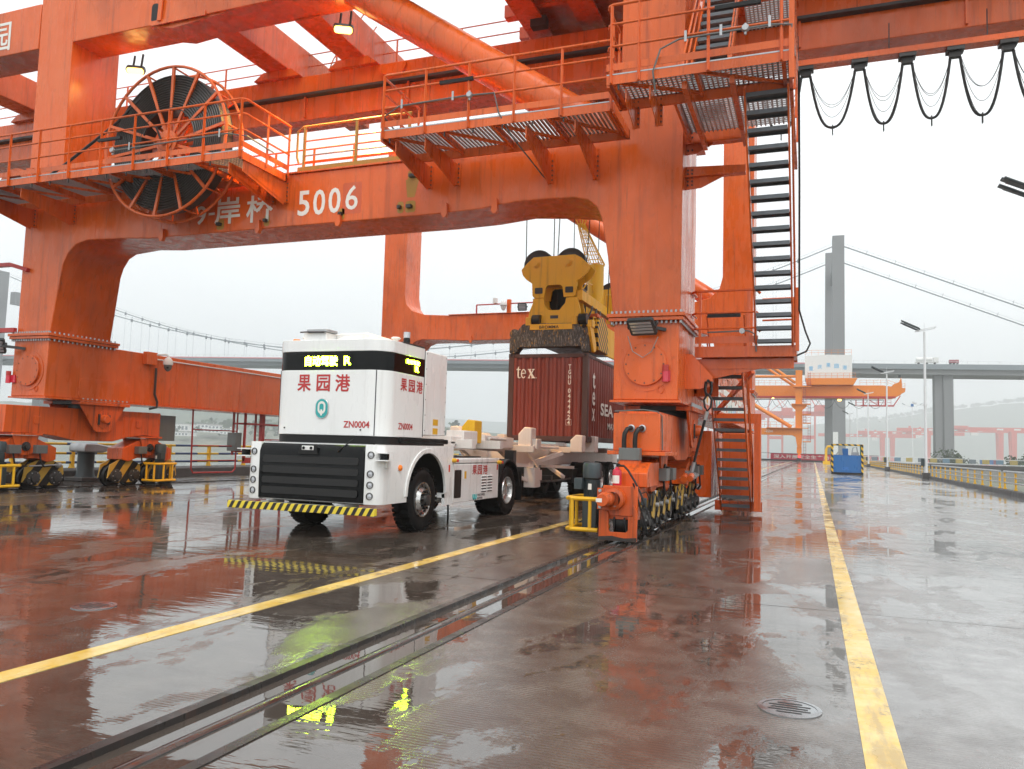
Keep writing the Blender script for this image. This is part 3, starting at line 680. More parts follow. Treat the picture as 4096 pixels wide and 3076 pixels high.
# ---------------------------------------------------------------- walkways on the crane
ZF = 7.66      # walkway floor
def grate(x0, x1, y0, y1, z, pitch=.08, w=.028):
    m = MB(); k = 0
    while x0+k*pitch < x1: m.box((x0+k*pitch, y0, z-.03), (x0+k*pitch+w, y1, z-.002)); k += 1
    k = 0
    while y0+k*.085 < y1: m.box((x0, y0+k*.085, z-.022), (x1, y0+k*.085+.028, z-.004)); k += 1
    return m
def walkway(lab, x0, x1, yf, yb, zf=ZF, open_left=False, open_right=False, right_return=None, left_return=None, posts=None, back_rail=None, mesh='grating', H=1.13):
    w = obj('walkway', MB().box((x0, yf, zf-.16), (x1, yf+.012, zf-.005)).box((x0, yb-.05, zf-.2), (x1, yb, zf-.02)).box((x0, yf+.02, zf-.2), (x0+.05, yb, zf-.03)).box((x1-.05, yf+.02, zf-.2), (x1, yb, zf-.03)), OP, crane, label=lab)
    gr = MB(); k = 0
    while x0+.03+k*.08 < x1-.05: gr.box((x0+.03+k*.08, yf+.016, zf-.03), (x0+.03+k*.08+(.045 if mesh == 'slats' else .028), yb-.004, zf-.002)); k += 1
    if mesh != 'slats':
        yy = yf+.06
        while yy < yb: gr.box((x0+.03, yy, zf-.022), (x1-.03, yy+.03, zf-.004)); yy += .085
    o = obj('floor_grating', gr, 'galvanised', w, smooth=False); o['kind'] = 'stuff'
    obj('floor_edge', MB().box((x0, yf-.004, zf-.004), (x1, yf+.03, zf+.018)), 'galvanised', w)
    obj('toe_board', MB().box((x0, yf-.01, zf+.07), (x1, yf, zf+.19)), OP, w)
    n = max(1, round((x1-x0)/1.03)); xs = posts or [x0+.06+(x1-x0-.12)*i/n for i in range(n+1)]
    proto = None
    for x in xs:
        if proto is None: proto = obj('post', MB().box((x-.025, yf-.03, zf-.15), (x+.025, yf-.012, zf+H)).box((x-.006, yf-.06, zf-.15), (x+.006, yf-.03, zf+H)), OP, w); px = x
        else: dup_part(proto, (x-px, 0, 0), w)
    for k, z in enumerate((zf+H, zf+H*.72, zf+H*.4)):
        pts = []
        if left_return: pts += [(x0, left_return, z), (x0, yf+.1, z), (x0+.03, yf+.02, z), (x0+.1, yf-.02, z)]
        else: pts += [(x0, yf-.02, z)]
        if right_return: pts += [(x1-.1, yf-.02, z), (x1-.03, yf+.02, z), (x1, yf+.1, z), (x1, right_return, z)]
        else: pts += [(x1, yf-.02, z)]
        obj('handrail', MB().tube(pts, .026 if k == 0 else .021, 8), OP, w)
    for side, ret, x in ((0, left_return, x0), (1, right_return, x1)):
        if ret:
            obj('toe_board', MB().box((x-.005, yf, zf+.07), (x+.005, ret, zf+.19)), OP, w)
            for f in (.5, .98): obj('post', MB().box((x-.012, yf+(ret-yf)*f-.025, zf-.1), (x+.012, yf+(ret-yf)*f+.025, zf+H)), OP, w)
    # joists and diagonals under the floor
    nj = max(2, round((x1-x0)/1.3))
    for i in range(nj+1):
        x = x0+.12+(x1-x0-.24)*i/nj; obj('joist', MB().box((x-.03, yf+.03, zf-.15), (x+.03, yb-.06, zf-.02)), OP, w)
    for i in range(nj):
        xa = x0+.15+(x1-x0-.3)*i/nj; xb = x0+.15+(x1-x0-.3)*(i+1)/nj
        obj('diagonal', MB().bar((xa, yf+.08, zf-.1), (xb, yb-.1, zf-.1), .05, .05), OP, w)
    clips = MB()
    for i in range(int((x1-x0)/.6)):
        x = x0+.2+i*.6; clips.box((x-.012, yf+.02, zf-.25), (x+.012, yf+.04, zf-.14))
    o = obj('clips', clips, 'dark_steel', w); o['kind'] = 'stuff'
    return w
wa = walkway('left walkway in front of the cable reel', -21.5, -11.42, 13.4, 14.95, right_return=YN-.05)
wb_ = walkway('middle walkway along the numbered beam', -8.05, -3.3, 13.4, 14.7, left_return=YN-.05, mesh='slats')
wc = walkway('front walkway around the right column', -3.2, -.3, 12.42, 13.4, left_return=13.3, posts=[-3.12, -2.66, -1.55, -.45], mesh='grating', H=1.2)
for y0, y1 in ((13.42, 15.2),):
    o = obj('side_floor', grate(-2.2, -.34, y0, y1, ZF), 'galvanised', wc, smooth=False); o['kind'] = 'stuff'
    obj('side_beam', MB().box((-.36, y0, ZF-.2), (-.3, 17.3, ZF-.01)).box((-2.25, y0, ZF-.2), (-2.2, y1, ZF-.01)), OP, wc)
obj('side_rail', MB().tube([(-.28, 12.4, ZF+1.2), (-.28, 16.5, ZF+1.2)], .024, 8).tube([(-.28, 12.4, ZF+.8), (-.28, 16.5, ZF+.8)], .02, 8).tube([(-.28, 12.4, ZF+.45), (-.28, 16.5, ZF+.45)], .02, 8), OP, wc)
obj('corner_post', MB().box((-.34, 12.38, ZF-.45), (-.26, 12.46, ZF+1.25)), OP, wc)
for y in (13.6, 14.8, 16.): obj('post', MB().box((-.3, y-.02, ZF-.1), (-.26, y+.02, ZF+1.2)), OP, wc)
def bracket(parent, x, yf, yb, zt, zb, th=.14):
    b = obj('bracket', MB().prism([(yf, zt), (yb, zt), (yb, zb), (yb-.12, zb), (yf, zt-.16)], 'x', x-.012, x+.012).bar((x, yf, zt-.17), (x, yb-.1, zb), th, .016, (1, 0, 0)).box((x-th/2, yb-.03, zb), (x+th/2, yb, zt)), OP, parent)
    bt = MB()
    for k in range(5):
        for sx in (-.04, .04): bt.cyl((x+sx, yb-.05, zb+.06+k*.1), (x+sx, yb-.03, zb+.06+k*.1), .016, 6)
    o = obj('bolts', bt, 'dark_steel', parent); o['kind'] = 'stuff'
for x in (-19.6, -18.15, -11.85, -11.47): bracket(wa, x, 13.5, YN-.01, ZF-.2, 6.98)
for x in (-7.75, -7.1, -5.0, -4.05): bracket(wb_, x, 13.5, YN-.01, ZF-.2, 7.0 if x < -6 else 6.85)
for x in (-2.9, -2.5): bracket(wc, x, 12.55, 13.4, ZF-.2, ZF-.55)
for x in (-1.95, -1.2): obj('bracket', MB().bar((x, 12.6, ZF-.25), (x, 15.4, ZF-.25), .08, .12), OP, wc)
for pts in ([(-2.34, 7.3), (-2.34, 7.98), (-1.25, 7.88), (-1.25, 7.52), (-1.77, 7.5), (-2.1, 7.32)], [(-2.34, 6.6), (-2.34, 7.06), (-1.2, 7.0), (-1.2, 6.86), (-1.6, 6.82), (-2.04, 6.62)]):
    z = max(p[1] for p in pts); cc = obj('cantilever', MB().prism(pts, 'y', 15.4, 15.44).box((-2.34, 15.32, pts[3][1]-.03), (-1.2, 15.52, pts[3][1])), OP, wc)
    bt = MB()
    for k in range(5):
        for dx in (.05, .13): bt.cyl((-2.34+dx, 15.38, pts[0][1]+.08+k*(z-pts[0][1]-.16)/4), (-2.34+dx, 15.4, pts[0][1]+.08+k*(z-pts[0][1]-.16)/4), .018, 6)
    o = obj('bolts', bt, 'dark_steel', wc); o['kind'] = 'stuff'
# grey cable conduit with clips and junction boxes hung on the handrails, emergency light bars
def conduit(parent, pts, clips, boxes, bars):
    obj('conduit', MB().tube(pts, .016, 6), 'box_grey', parent)
    for p in clips: obj('clip', MB().box((p[0]-.02, p[1]-.015, p[2]-.06), (p[0]+.02, p[1]-.005, p[2]+.12)), 'galvanised', parent)
    for p in boxes: obj('junction_box', MB().lathe(p, (0, -1, 0), [(.001, .05), (.05, .05), (.06, .03), (.06, -.02), (.001, -.02)], 10).cyl((p[0], p[1], p[2]-.1), (p[0], p[1], p[2]+.08), .02, 8), 'galvanised', parent)
    for p in bars: obj('light_bar', MB().box((p[0]-.35, p[1]-.03, p[2]-.035), (p[0]+.35, p[1]+.03, p[2]+.03)), 'black_plastic', parent)
conduit(wa, [(-15.0, 13.33, 8.0), (-13, 13.33, 8.02), (-11.8, 13.33, 8.03), (-11.42, 13.5, 8.0), (-11.4, 14.4, 7.95)], [(-14.55, 13.33, 8.02), (-12.0, 13.33, 8.03)], [(-15.05, 13.33, 8.0)], [(-15.2, 13.36, 8.3)])
conduit(wb_, [(-8.2, 14.6, 7.95), (-8.05, 13.5, 8.0), (-7.6, 13.33, 8.1), (-6.2, 13.33, 8.12), (-5.6, 13.34, 8.1), (-5.5, 13.36, 7.7), (-5.3, 13.6, 7.3), (-5.1, 14.9, 6.95)], [(-7.55, 13.33, 8.1), (-6.45, 13.33, 8.12)], [(-6.1, 13.33, 8.12)], [(-6.4, 13.36, 8.46)])
conduit(wc, [(-2.4, 12.5, 7.3), (-2.42, 12.36, 7.6), (-2.3, 12.35, 7.95), (-2.0, 12.35, 8.07), (-.6, 12.35, 8.08), (-.3, 12.38, 8.05), (-.26, 12.5, 7.6)], [(-1.9, 12.35, 8.07), (-1.35, 12.35, 8.08), (-.62, 12.35, 8.1)], [(-.98, 12.35, 8.08)], [(-1.1, 12.38, 8.5)])
# inner railing on top of the beam between the two walkways, old ochre paint
ir = obj('beam_railing', MB().tube([(-11.25, 15.12, 7.95), (-11.3, 15.12, 8.1), (-11.3, 15.12, 8.7), (-11.15, 15.12, 8.8), (-8.3, 15.12, 8.8)], .026, 8), 'ochre_primer', crane, label='short ochre railing on top of the numbered beam')
for x in (-11.1, -9.7, -8.35): obj('post', MB().box((x-.03, 15.1, 7.7), (x+.03, 15.14, 8.78)), 'ochre_primer', ir)
for z in (8.45, 8.1, 7.95): obj('handrail', MB().tube([(-11.1, 15.12, z), (-8.3, 15.12, z)], .018, 6), 'box_grey' if z == 8.1 else OP, ir)
obj('toe_board', MB().box((-11.25, 15.09, 7.705), (-8.2, 15.11, 7.83)), 'ochre_primer', ir)
br = obj('back_railing', MB().tube([(-17.5, 16.25, 8.75), (-8, 16.25, 8.75)], .02, 6), OP, crane)
for z in (8.4, 8.05): obj('handrail', MB().tube([(-17.5, 16.25, z), (-8, 16.25, z)], .018, 6), OP, br)
for k in range(9): obj('post', MB().box((-17.4+k*1.15, 16.23, 7.7), (-17.36+k*1.15, 16.27, 8.75)), OP, br)
# ---------------------------------------------------------------- stairs
def stair(lab, x0, x1, top, bot, n, railside=(0, 1), rail=True):
    (y0, z0), (y1, z1) = top, bot
    s = obj('stair', MB().bar((x0, y0, z0), (x0, y1, z1), .2, .03, (1, 0, 0)).bar((x1, y0, z0), (x1, y1, z1), .2, .03, (1, 0, 0)), OP, crane, label=lab)
    up = Vector((0, 0, 1)); proto = None; dv = Vector((0, y1-y0, z1-z0))
    for i in range(n):
        t = (i+.5)/n; y = y0+(y1-y0)*t; z = z0+(z1-z0)*t
        if proto is None:
            proto = obj('tread', MB().box((x0+.02, y-.13, z-.028), (x1-.02, y+.13, z)).box((x0+.02, y-.13, z-.07), (x1-.02, y-.11, z-.028)).box((x0+.02, y+.11, z-.06), (x1-.02, y+.13, z-.028)), 'steel_tread', s); py, pz = y, z
        else: dup_part(proto, (0, y-py, z-pz), s)
    if rail:
        for x in [(x0-.04), (x1+.04)]:
            for hh in (.95, .5):
                obj('handrail', MB().tube([(x, y0, z0+hh), (x, y1, z1+hh), (x, y1+.12, z1+hh-.3)], .02, 6), OP, s)
            for t in (.05, .35, .65, .95):
                y = y0+(y1-y0)*t; z = z0+(z1-z0)*t
                obj('post', MB().box((x-.012, y-.02, z-.05), (x+.012, y+.02, z+.95)), OP, s)
    return s
su = stair('upper stair flight under the right walkway', -1.05, -.37, (13.15, 7.5), (16.45, 3.62), 17, rail=False)
for x in (-1.09, -.33):
    obj('handrail', MB().tube([(x, 13.4, 8.3), (x, 16.5, 4.55), (x, 16.6, 3.7)], .02, 6), OP, su)
sd_ = stair('lower stair flight standing on the deck', -2.12, -1.42, (17.45, 3.5), (20.45, .12), 15, rail=False)
for x in (-2.16, -1.38):
    for hh in (.95, .5): obj('handrail', MB().tube([(x, 17.5, 3.5+hh), (x, 20.3, .4+hh), (x, 20.4, .2)], .018, 6), OP, sd_)
s3 = stair('grated stair flight above the right walkway', -2.12, -1.42, (16.9, 11.6), (13.9, 7.75), 14, rail=False)
for x in (-2.16, -1.38): obj('handrail', MB().tube([(x, 13.9, 8.6), (x, 16.9, 12.4)], .02, 6).tube([(x, 13.9, 8.2), (x, 16.9, 12.0)], .02, 6).tube([(x, 13.85, 7.7), (x, 13.82, 8.5), (x, 13.9, 8.6)], .02, 6), OP, s3)
ul = obj('upper_landing', MB().box((-2.2, 13.0, 10.4), (-.3, 13.06, 10.55)).box((-2.2, 16.9, 11.5), (-.3, 18.2, 11.56)).box((-.36, 13.0, 10.4), (-.3, 18., 10.55)), OP, crane)
o = obj('floor_grating', grate(-1.3, -.36, 13.1, 17., 10.515), 'galvanised', ul, smooth=False); o['kind'] = 'stuff'
# landing between the flights
ld = obj('landing', MB().box((-2.25, 16.35, 3.4), (-.3, 16.42, 3.62)).box((-2.25, 17.4, 3.4), (-.3, 17.46, 3.6)).box((-.36, 16.42, 3.42), (-.3, 17.4, 3.6)).box((-2.35, 16.5, 3.18), (-.35, 16.62, 3.38)).prism([(-2.35, 3.2), (-2.35, 2.95), (-1.9, 2.98), (-.9, 3.2)], 'y', 16.52, 16.58), OP, crane, label='small landing between the two stair flights')
obj('floor', MB().box((-2.25, 16.43, 3.6), (-.3, 17.39, 3.625)), 'galvanised', ld)
for x in (-2.15, -1.2): obj('post', MB().box((x-.025, 16.31, 3.4), (x+.025, 16.34, 4.78)), OP, ld)
for k, z in enumerate((4.75, 4.3, 3.98)): obj('handrail', MB().tube([(-2.3, 16.9, z), (-2.32, 16.45, z), (-2.22, 16.32, z), (-1.2, 16.32, z), (-1.05, 16.33, z), (-.98, 16.36, z-.08)], .028 if k == 0 else .022, 8), OP, ld)
obj('toe_board', MB().box((-2.25, 16.33, 3.68), (-1.02, 16.345, 3.82)), OP, ld)
obj('light_bar', MB().box((-2.0, 16.27, 4.2), (-1.35, 16.31, 4.27)), 'black_plastic', ld)
obj('conduit', MB().tube([(-2.0, 16.3, 3.9), (-1.2, 16.3, 3.92), (-1.08, 16.3, 3.85), (-1.05, 16.32, 3.5)], .016, 6), 'box_grey', ld)
obj('junction_box', MB().cyl((-1.32, 16.24, 3.91), (-1.32, 16.3, 3.91), .055, 10), 'galvanised', ld)
obj('outer_rail', MB().tube([(-.28, 17.4, 4.75), (-1.0, 17.45, 4.75)], .024, 8).tube([(-.28, 17.4, 4.3), (-1.0, 17.45, 4.3)], .02, 8).box((-.32, 16.3, 3.5), (-.25, 16.38, 4.75)).box((-.42, 17.38, 3.5), (-.36, 17.44, 4.75)), OP, ld)
obj('drop_cable', MB().tube([(-.2, 12.6, 7.4), (-.22, 14.5, 6.2), (-.25, 16.3, 4.3), (-.14, 16.4, 3.9), (-.05, 16.4, 3.65), (-.12, 16.4, 3.5), (-.3, 16.42, 3.42)], .018, 6), 'cable_black', ld)
# stair support frame beside the lower flight
sf = obj('stair_frame', MB().box((-1.32, 19.9, .12), (-1.17, 20.02, 2.2)).box((-2.3, 19.89, 2.2), (-1.16, 20.03, 2.44)).box((-2.3, 20.55, .06), (-1.17, 20.62, .3)).bar((-2.2, 19.7, 2.44), (-1.25, 18.3, 3.3), .08, .1).box((-1.25, 20.02, .3), (-1.19, 20.55, 2.3)), OP, crane)
obj('mooring_box', MB().box((-2.2, 21.2, .35), (-1.45, 23.2, 2.0)), OP, crane, bev=.03, label='orange cabinet seen through the lower stair')
cabl = obj('cable_drum_box', MB().box((-3.3, 21.5, .3), (-2.5, 24.6, 2.05)), OP, crane, bev=.02)
# ---------------------------------------------------------------- cable reel
RC = Vector((-14.25, 14.3, 8.4)); RR, RH = 1.8, .27
def ring(c, r, tube, n=48): return [(c[0]+r*math.cos(2*math.pi*i/n), c[1], c[2]+r*math.sin(2*math.pi*i/n)) for i in range(n)]
reel = obj('cable_reel', MB().tube(ring(RC+Vector((0, -RH, 0)), RR, 0), .035, 8, True).tube(ring(RC+Vector((0, RH, 0)), RR, 0), .035, 8, True), OP, crane, label='tall spoked cable reel with black cable')
for i in range(14):
    a = 2*math.pi*(i+.3)/14; ca, sa = math.cos(a), math.sin(a)
    for s in (-1, 1):
        obj('spoke', MB().bar(RC+Vector((.16*ca, s*.12, .16*sa)), RC+Vector((RR*ca, s*RH, RR*sa)), .07, .05, (0, 1, 0)), OP, reel)
    obj('cross_bar', MB().cyl(RC+Vector((RR*.985*ca, -RH, RR*.985*sa)), RC+Vector((RR*.985*ca, RH, RR*.985*sa)), .022, 6), OP, reel)
prof = []
for k in range(14):
    r0_ = .8+k*.06
    prof += [(r0_, -.15), (r0_+.01, -.2), (r0_+.03, -.215), (r0_+.05, -.2), (r0_+.06, -.15)]
obj('cable_coil', MB().lathe(RC, (0, 1, 0), [(.8, .17)]+prof+[(prof[-1][0], .17), (.8, .17)], 56), 'reel_cable', reel)
obj('hub', MB().lathe(RC, (0, -1, 0), [(.001, .3), (.09, .3), (.11, .26), (.2, .24), (.22, .1), (.22, -.3)], 24).lathe(RC+Vector((0, .14, 0)), (0, -1, 0), [(.84, .03), (.84, -.03)], 48).cyl(RC+Vector((0, .2, 0)), RC+Vector((0, .8, 0)), .16, 16), OP, reel)
obj('hub_plate', MB().lathe(RC+Vector((0, -.17, 0)), (0, -1, 0), [(.3, 0), (.3, .03), (.16, .05), (.001, .05)], 24), OP, reel)
obj('cable_tail', MB().tube([RC+Vector((-.85, -.2, 1.2)), RC+Vector((-1.6, -.2, .65)), RC+Vector((-3.2, -.2, -.2)), RC+Vector((-4.25, -.2, -.68))], .035, 8), 'cable_black', reel)
obj('guide_shoe', MB().prism(arc(-18.95, 7.55, .62, 20, 160, 10)+arc(-18.95, 7.55, .45, 160, 20, 10), 'y', 13.9, 14.25).box((-18.62, 13.95, 7.7), (-18.4, 14.2, 8.15)), OP, reel)
obj('gearbox', MB().box((-14.75, 14.85, 8.2), (-14.0, 15.6, 8.85)), 'box_grey', reel, bev=.03)
obj('hub_hose', MB().tube([RC+Vector((-.05, -.3, .0)), RC+Vector((-.12, -.42, .3)), RC+Vector((-.4, -.4, .35)), RC+Vector((-.6, -.3, .2))], .025, 6), 'cable_black', reel)
# ---------------------------------------------------------------- festoon under the girder
fr = obj('festoon_rail', MB().box((-3., 17.7, 9.9), (26, 17.82, 10.02)).box((-3., 17.62, 9.86), (26, 17.9, 9.9)), OP, crane, label='festoon rail with looping black cables')
for x in (-.3, 1.5, 3.3, 5.1): obj('hanger', MB().cyl((x, 17.76, 10.0), (x, 17.76, 10.6), .012, 6), 'dark_steel', fr)
xs = [-1.15, -.14, .93, 1.84, 2.72, 3.66, 4.6, 5.5]
for x in xs:
    obj('festoon_carriage', MB().box((x-.16, 17.63, 9.78), (x+.16, 17.9, 9.86)).prism([(x-.12, 9.78), (x+.12, 9.78), (x+.1, 9.66), (x-.1, 9.66)], 'y', 17.7, 17.82).tube([(x-.11, 17.76, 9.64), (x-.06, 17.76, 9.7), (x+.06, 17.76, 9.7), (x+.11, 17.76, 9.64)], .02, 6), 'dark_steel', fr)
g = random.Random(3)
for a, b in zip(xs[:-1], xs[1:]):
    def cat(dep, n=20, y=17.76, pw=2.6):
        return [(a+.09+(b-a-.18)*i/n, y, 9.66-dep*(1-abs(2*i/n-1)**pw)) for i in range(n+1)]
    dp = 1.22+g.uniform(-.06, .06)
    obj('festoon_cable', MB().tube(cat(dp), .028, 8).tube(cat(dp-.02, 20, 17.8), .02, 6), 'cable_black', fr)
    th = MB()
    for q in (.72, .68, .98, dp+.02): th.tube(cat(q+g.uniform(-.04, .04), 18, 17.72+g.uniform(-.04, .06), 2.1), .006, 4)
    obj('thin_cables', th, 'cable_black', fr)
    mxx = (a+b)/2; obj('cable_clip', MB().box((mxx-.012, 17.74, 9.66-dp-.16), (mxx+.012, 17.8, 9.66-dp+.05)), 'black_plastic', fr)
# sodium floodlights that are lit
def sodium(c, lab, power, spot):
    c = Vector(c); q = Vector((.3, -.55, -.78)).to_track_quat('Z', 'Y').to_matrix().to_4x4(); q.translation = c
    def T(mb): mb.v = [tuple(q @ Vector(v)) for v in mb.v]; return mb
    t = obj('sodium_lamp', T(MB().prism(rrect(-.25, -.1, .25, .1, .07), 'z', -.12, -.002)), 'dark_steel', crane, label=lab)
    obj('lamp_glass', T(MB().prism(rrect(-.22, -.085, .22, .085, .07), 'z', 0, .03)), 'sodium', t)
    obj('bracket', MB().bar(c+Vector((-.15, .05, .05)), c+Vector((-.15, .1, .5)), .04, .04).bar(c+Vector((.15, .05, .05)), c+Vector((.15, .1, .5)), .04, .04), 'dark_steel', t)
    for kind, e in (('POINT', power), ('SPOT', spot)):
        if not e: continue
        l = bpy.data.lights.new('sodium_light', kind); l.energy = e; l.color = (1, .5, .12); l.shadow_soft_size = .3
        if kind == 'SPOT': l.spot_size = R(100); l.spot_blend = .8
        lo = bpy.data.objects.new('sodium_light', l); COL.objects.link(lo); lo.location = c+Vector((.08, -.14, -.2))
sodium((-10.92, 16.2, 11.7), 'lit sodium lamp under the upper tie beam', 14, 5000)
sodium((-17.66, 16.2, 11.62), 'lit sodium lamp beside the left column', 14, 0)
# ---------------------------------------------------------------- bogies (travelling gear)
def wheel_mb(x, y, z, r=.3, w=.11):
    return MB().lathe((x, y, z), (1, 0, 0), [(.001, -w-.02), (.1, -w-.02), (.12, -w), (r*.62, -w), (r*.66, -w+.02), (r*.8, -w+.02), (r+.035, -w+.01), (r+.035, -w+.04), (r, -w+.05), (r, w-.05), (r+.035, w-.04), (r+.035, w-.01), (r*.8, w-.02), (r*.66, w-.02), (r*.62, w), (.12, w), (.1, w+.02), (.001, w+.02)], 32)
def bogie(xc, y0, lab, out, end, guard_side, OP='orange_grimy'):
    """xc rail; y0 pin of the main balance beam; out = +1/-1 side with motors; end = +1 when the buffer end points to -Y"""
    def B(name, mb, mat, par, **k): return obj(name, mb, mat, par, **k)
    yp = y0
    b = obj('bogie', MB().prism([(yp-2.75, 2.18), (yp+2.35, 2.2), (yp+2.35, 1.46), (yp+1.7, 1.5), (yp+1.1, 1.42), (yp+.6, 1.3), (yp-.7, 1.3), (yp-1.3, 1.42), (yp-1.8, 1.47), (yp-2.75, 1.48)], 'x', xc-.36, xc+.36), OP, crane, bev=.015, label=lab)
    for s in (-1, 1):
        x = xc+s*.55
        B('hanger_flange', MB().box((xc+s*.36, yp-.86, 2.3), (xc+s*.7, yp+.82, 2.385)), OP, b, bev=.006)
        B('hanger_plate', MB().prism([(yp-.78, 2.3), (yp+.74, 2.3), (yp+.3, 1.62), (yp+.2, 1.56), (yp-.2, 1.56), (yp-.3, 1.62)], 'x', x, x+s*.05), OP, b, bev=.008)
        B('pin', MB().lathe((x+s*.05, yp, 1.92), (s, 0, 0), [(.24, 0), (.24, .02), (.13, .02), (.12, .03), (.12, .14), (.1, .17), (.001, .17)], 24), OP, b)
        B('keeper_plate', MB().box((x+s*.075, yp-.2, 1.76), (x+s*.1, yp-.14, 2.06)).box((x+s*.075, yp+.14, 1.78), (x+s*.1, yp+.2, 2.04)), 'dark_steel', b)
        for dy in (-1.85, 1.5): B('pad_plate', MB().box((xc+s*.36, yp+dy-.09, 1.72), (xc+s*.385, yp+dy+.09, 1.92)), OP, b, bev=.006)
    B('turntable', MB().cyl((xc, yp, 2.18), (xc, yp, 2.4), .5, 32).box((xc-.55, yp-.85, 2.3), (xc+.55, yp+.8, 2.392)), 'dark_steel', b)
    bt = MB()
    for k in range(11):
        for s in (-1, 1): bt.cyl((xc+s*.655, yp-.75+k*.148, 2.386), (xc+s*.655, yp-.75+k*.148, 2.47), .024, 6)
    o = B('bolts', bt, 'galvanised', b); o['kind'] = 'stuff'
    for dy in (-2.12, 1.98):
        c = yp+dy
        e = B('balance_beam', MB().prism([(c-.95, .78), (c-.95, 1.1), (c-.3, 1.36), (c+.3, 1.36), (c+.95, 1.1), (c+.95, .78), (c+.7, .72), (c+.4, .82), (c-.4, .82), (c-.7, .72)], 'x', xc-.3, xc+.3), OP, b, bev=.012)
        B('flange', MB().box((xc-.42, c-.42, 1.42), (xc+.42, c+.42, 1.475)), OP, b)
        for s in (-1, 1):
            x = xc+s*.32
            B('yoke', MB().prism([(c-.36, 1.41), (c+.36, 1.41), (c+.24, .98), (c+.1, .9), (c-.1, .9), (c-.24, .98)], 'x', x, x+s*.045), OP, b, bev=.006)
            B('yoke_pin', MB().lathe((x+s*.045, c, 1.13), (s, 0, 0), [(.12, 0), (.12, .03), (.07, .03), (.07, .1), (.001, .1)], 16), 'dark_steel', b)
        for wy in (-.72, .72):
            B('wheel_frame', MB().prism([(c+wy-.62, .2), (c+wy-.55, .62), (c+wy-.15, .8), (c+wy+.15, .8), (c+wy+.55, .62), (c+wy+.62, .2), (c+wy+.3, .1), (c+wy-.3, .1)], 'x', xc+.16, xc+.2).prism([(c+wy-.62, .2), (c+wy-.55, .62), (c+wy-.15, .8), (c+wy+.15, .8), (c+wy+.55, .62), (c+wy+.62, .2), (c+wy+.3, .1), (c+wy-.3, .1)], 'x', xc-.2, xc-.16), 'hazard_wheel', b)
            for q in (-.33, .33):
                B('wheel', wheel_mb(xc, c+wy+q, .3, .29), 'grease_black', b)
                for s in (-1, 1):
                    B('axle_cap', MB().lathe((xc+s*.2, c+wy+q, .3), (s, 0, 0), [(.2, 0), (.19, .05), (.12, .07), (.11, .12), (.05, .13), (.001, .13)], 18), 'dark_steel', b)
                    lk = MB()
                    for k in range(6): lk.cyl((xc+s*.265, c+wy+q+.155*math.cos(k*1.047), .3+.155*math.sin(k*1.047)), (xc+s*.285, c+wy+q+.155*math.cos(k*1.047), .3+.155*math.sin(k*1.047)), .016, 6)
                    o = B('bolts', lk, 'galvanised', b); o['kind'] = 'stuff'
        for s, dyy in ((1, -.62), (1, .62)):
            B('junction_box', MB().box((xc+.32, c+dyy*.6-.16, .95), (xc+.5, c+dyy*.6+.16, 1.17)), 'box_grey', b, bev=.006)
            B('brake_hose', MB().tube([(xc+.42, c+dyy*.6, .95), (xc+.43, c+dyy*.6+.05, .7), (xc+.36, c+dyy*.6+.2, .6), (xc+.3, c+dyy*.6+.5, .62)], .022, 6), 'cable_black', b)
        B('brake_rod', MB().cyl((xc+.3, c+.2, .62), (xc+.3, c+1.0, .64), .022, 8).lathe((xc+.3, c+1.05, .64), (0, 1, 0), [(.001, -.07), (.07, -.05), (.08, 0), (.07, .05), (.001, .07)], 12), 'galvanised', b)
    # drive motors and yellow guard cages
    for c in guard_side:
        x = xc+out*.58
        mo = B('drive_motor', MB().lathe((x, c, 0), (0, 0, 1), [(.001, .12), (.13, .12), (.14, .2), (.14, .55), (.12, .6), (.115, .62), (.115, .72), (.125, .74), (.125, .97), (.16, .99), (.165, 1.2), (.14, 1.25), (.001, 1.26)], 20).box((x-.12, c-.16, .13), (x+.12, c+.16, .62)), 'motor_grey', b, bev=.008)
        fins = MB()
        for k in range(24):
            a = k*2*math.pi/24; fins.bar((x+.125*math.cos(a), c+.125*math.sin(a), .66), (x+.125*math.cos(a), c+.125*math.sin(a), .96), .008, .03, (math.cos(a), math.sin(a), 0))
        B('cooling_fins', fins, 'motor_grey', mo)
        B('terminal_box', MB().box((x+out*.12, c-.22, .8), (x+out*.26, c-.05, .99)), 'motor_grey', mo, bev=.008)
        B('name_plate', MB().box((x-.03, c-.151, .8), (x+.03, c-.148, .9)), 'ink_white', mo)
        gx0, gx1 = xc+out*.36, xc+out*.9
        pts = lambda z: [(gx0, c-.42, z), (gx1-out*.08, c-.42, z), (gx1, c-.34, z), (gx1, c+.34, z), (gx1-out*.08, c+.42, z), (gx0, c+.42, z)]
        gd = B('guard_rail', MB().tube(pts(.66), .036, 8).tube(pts(.16), .036, 8), 'yellow_paint', b)
        for px, py in ((xc+out*.5, c-.42), (gx1-out*.1, c-.42), (gx1, c-.15), (gx1, c+.2), (xc+out*.6, c+.42)): B('guard_bar', MB().cyl((px, py, .16), (px, py, .66), .03, 8), 'yellow_paint', b)
    # buffer, end plate and wheel housing at the outer end
    ye = yp-4.22 if end > 0 else yp+4.1; s = -1 if end > 0 else 1
    poly_out = [(xc-.32, .02), (xc+.3, .02), (xc+.31, .5), (xc+.24, .6), (xc+.24, .42), (xc+.16, .42), (xc+.16, .2), (xc+.12, .16), (xc-.14, .16), (xc-.16, .2), (xc-.16, .42), (xc-.18, .5), (xc-.32, .5)]
    a0, a1 = (ye, ye+.05) if end > 0 else (ye-.05, ye)
    B('end_plate', MB().prism(poly_out, 'y', a0, a1), OP, b, bev=.006)
    u0, u1 = (ye+.052, ye+.09) if end > 0 else (ye-.09, ye-.052)
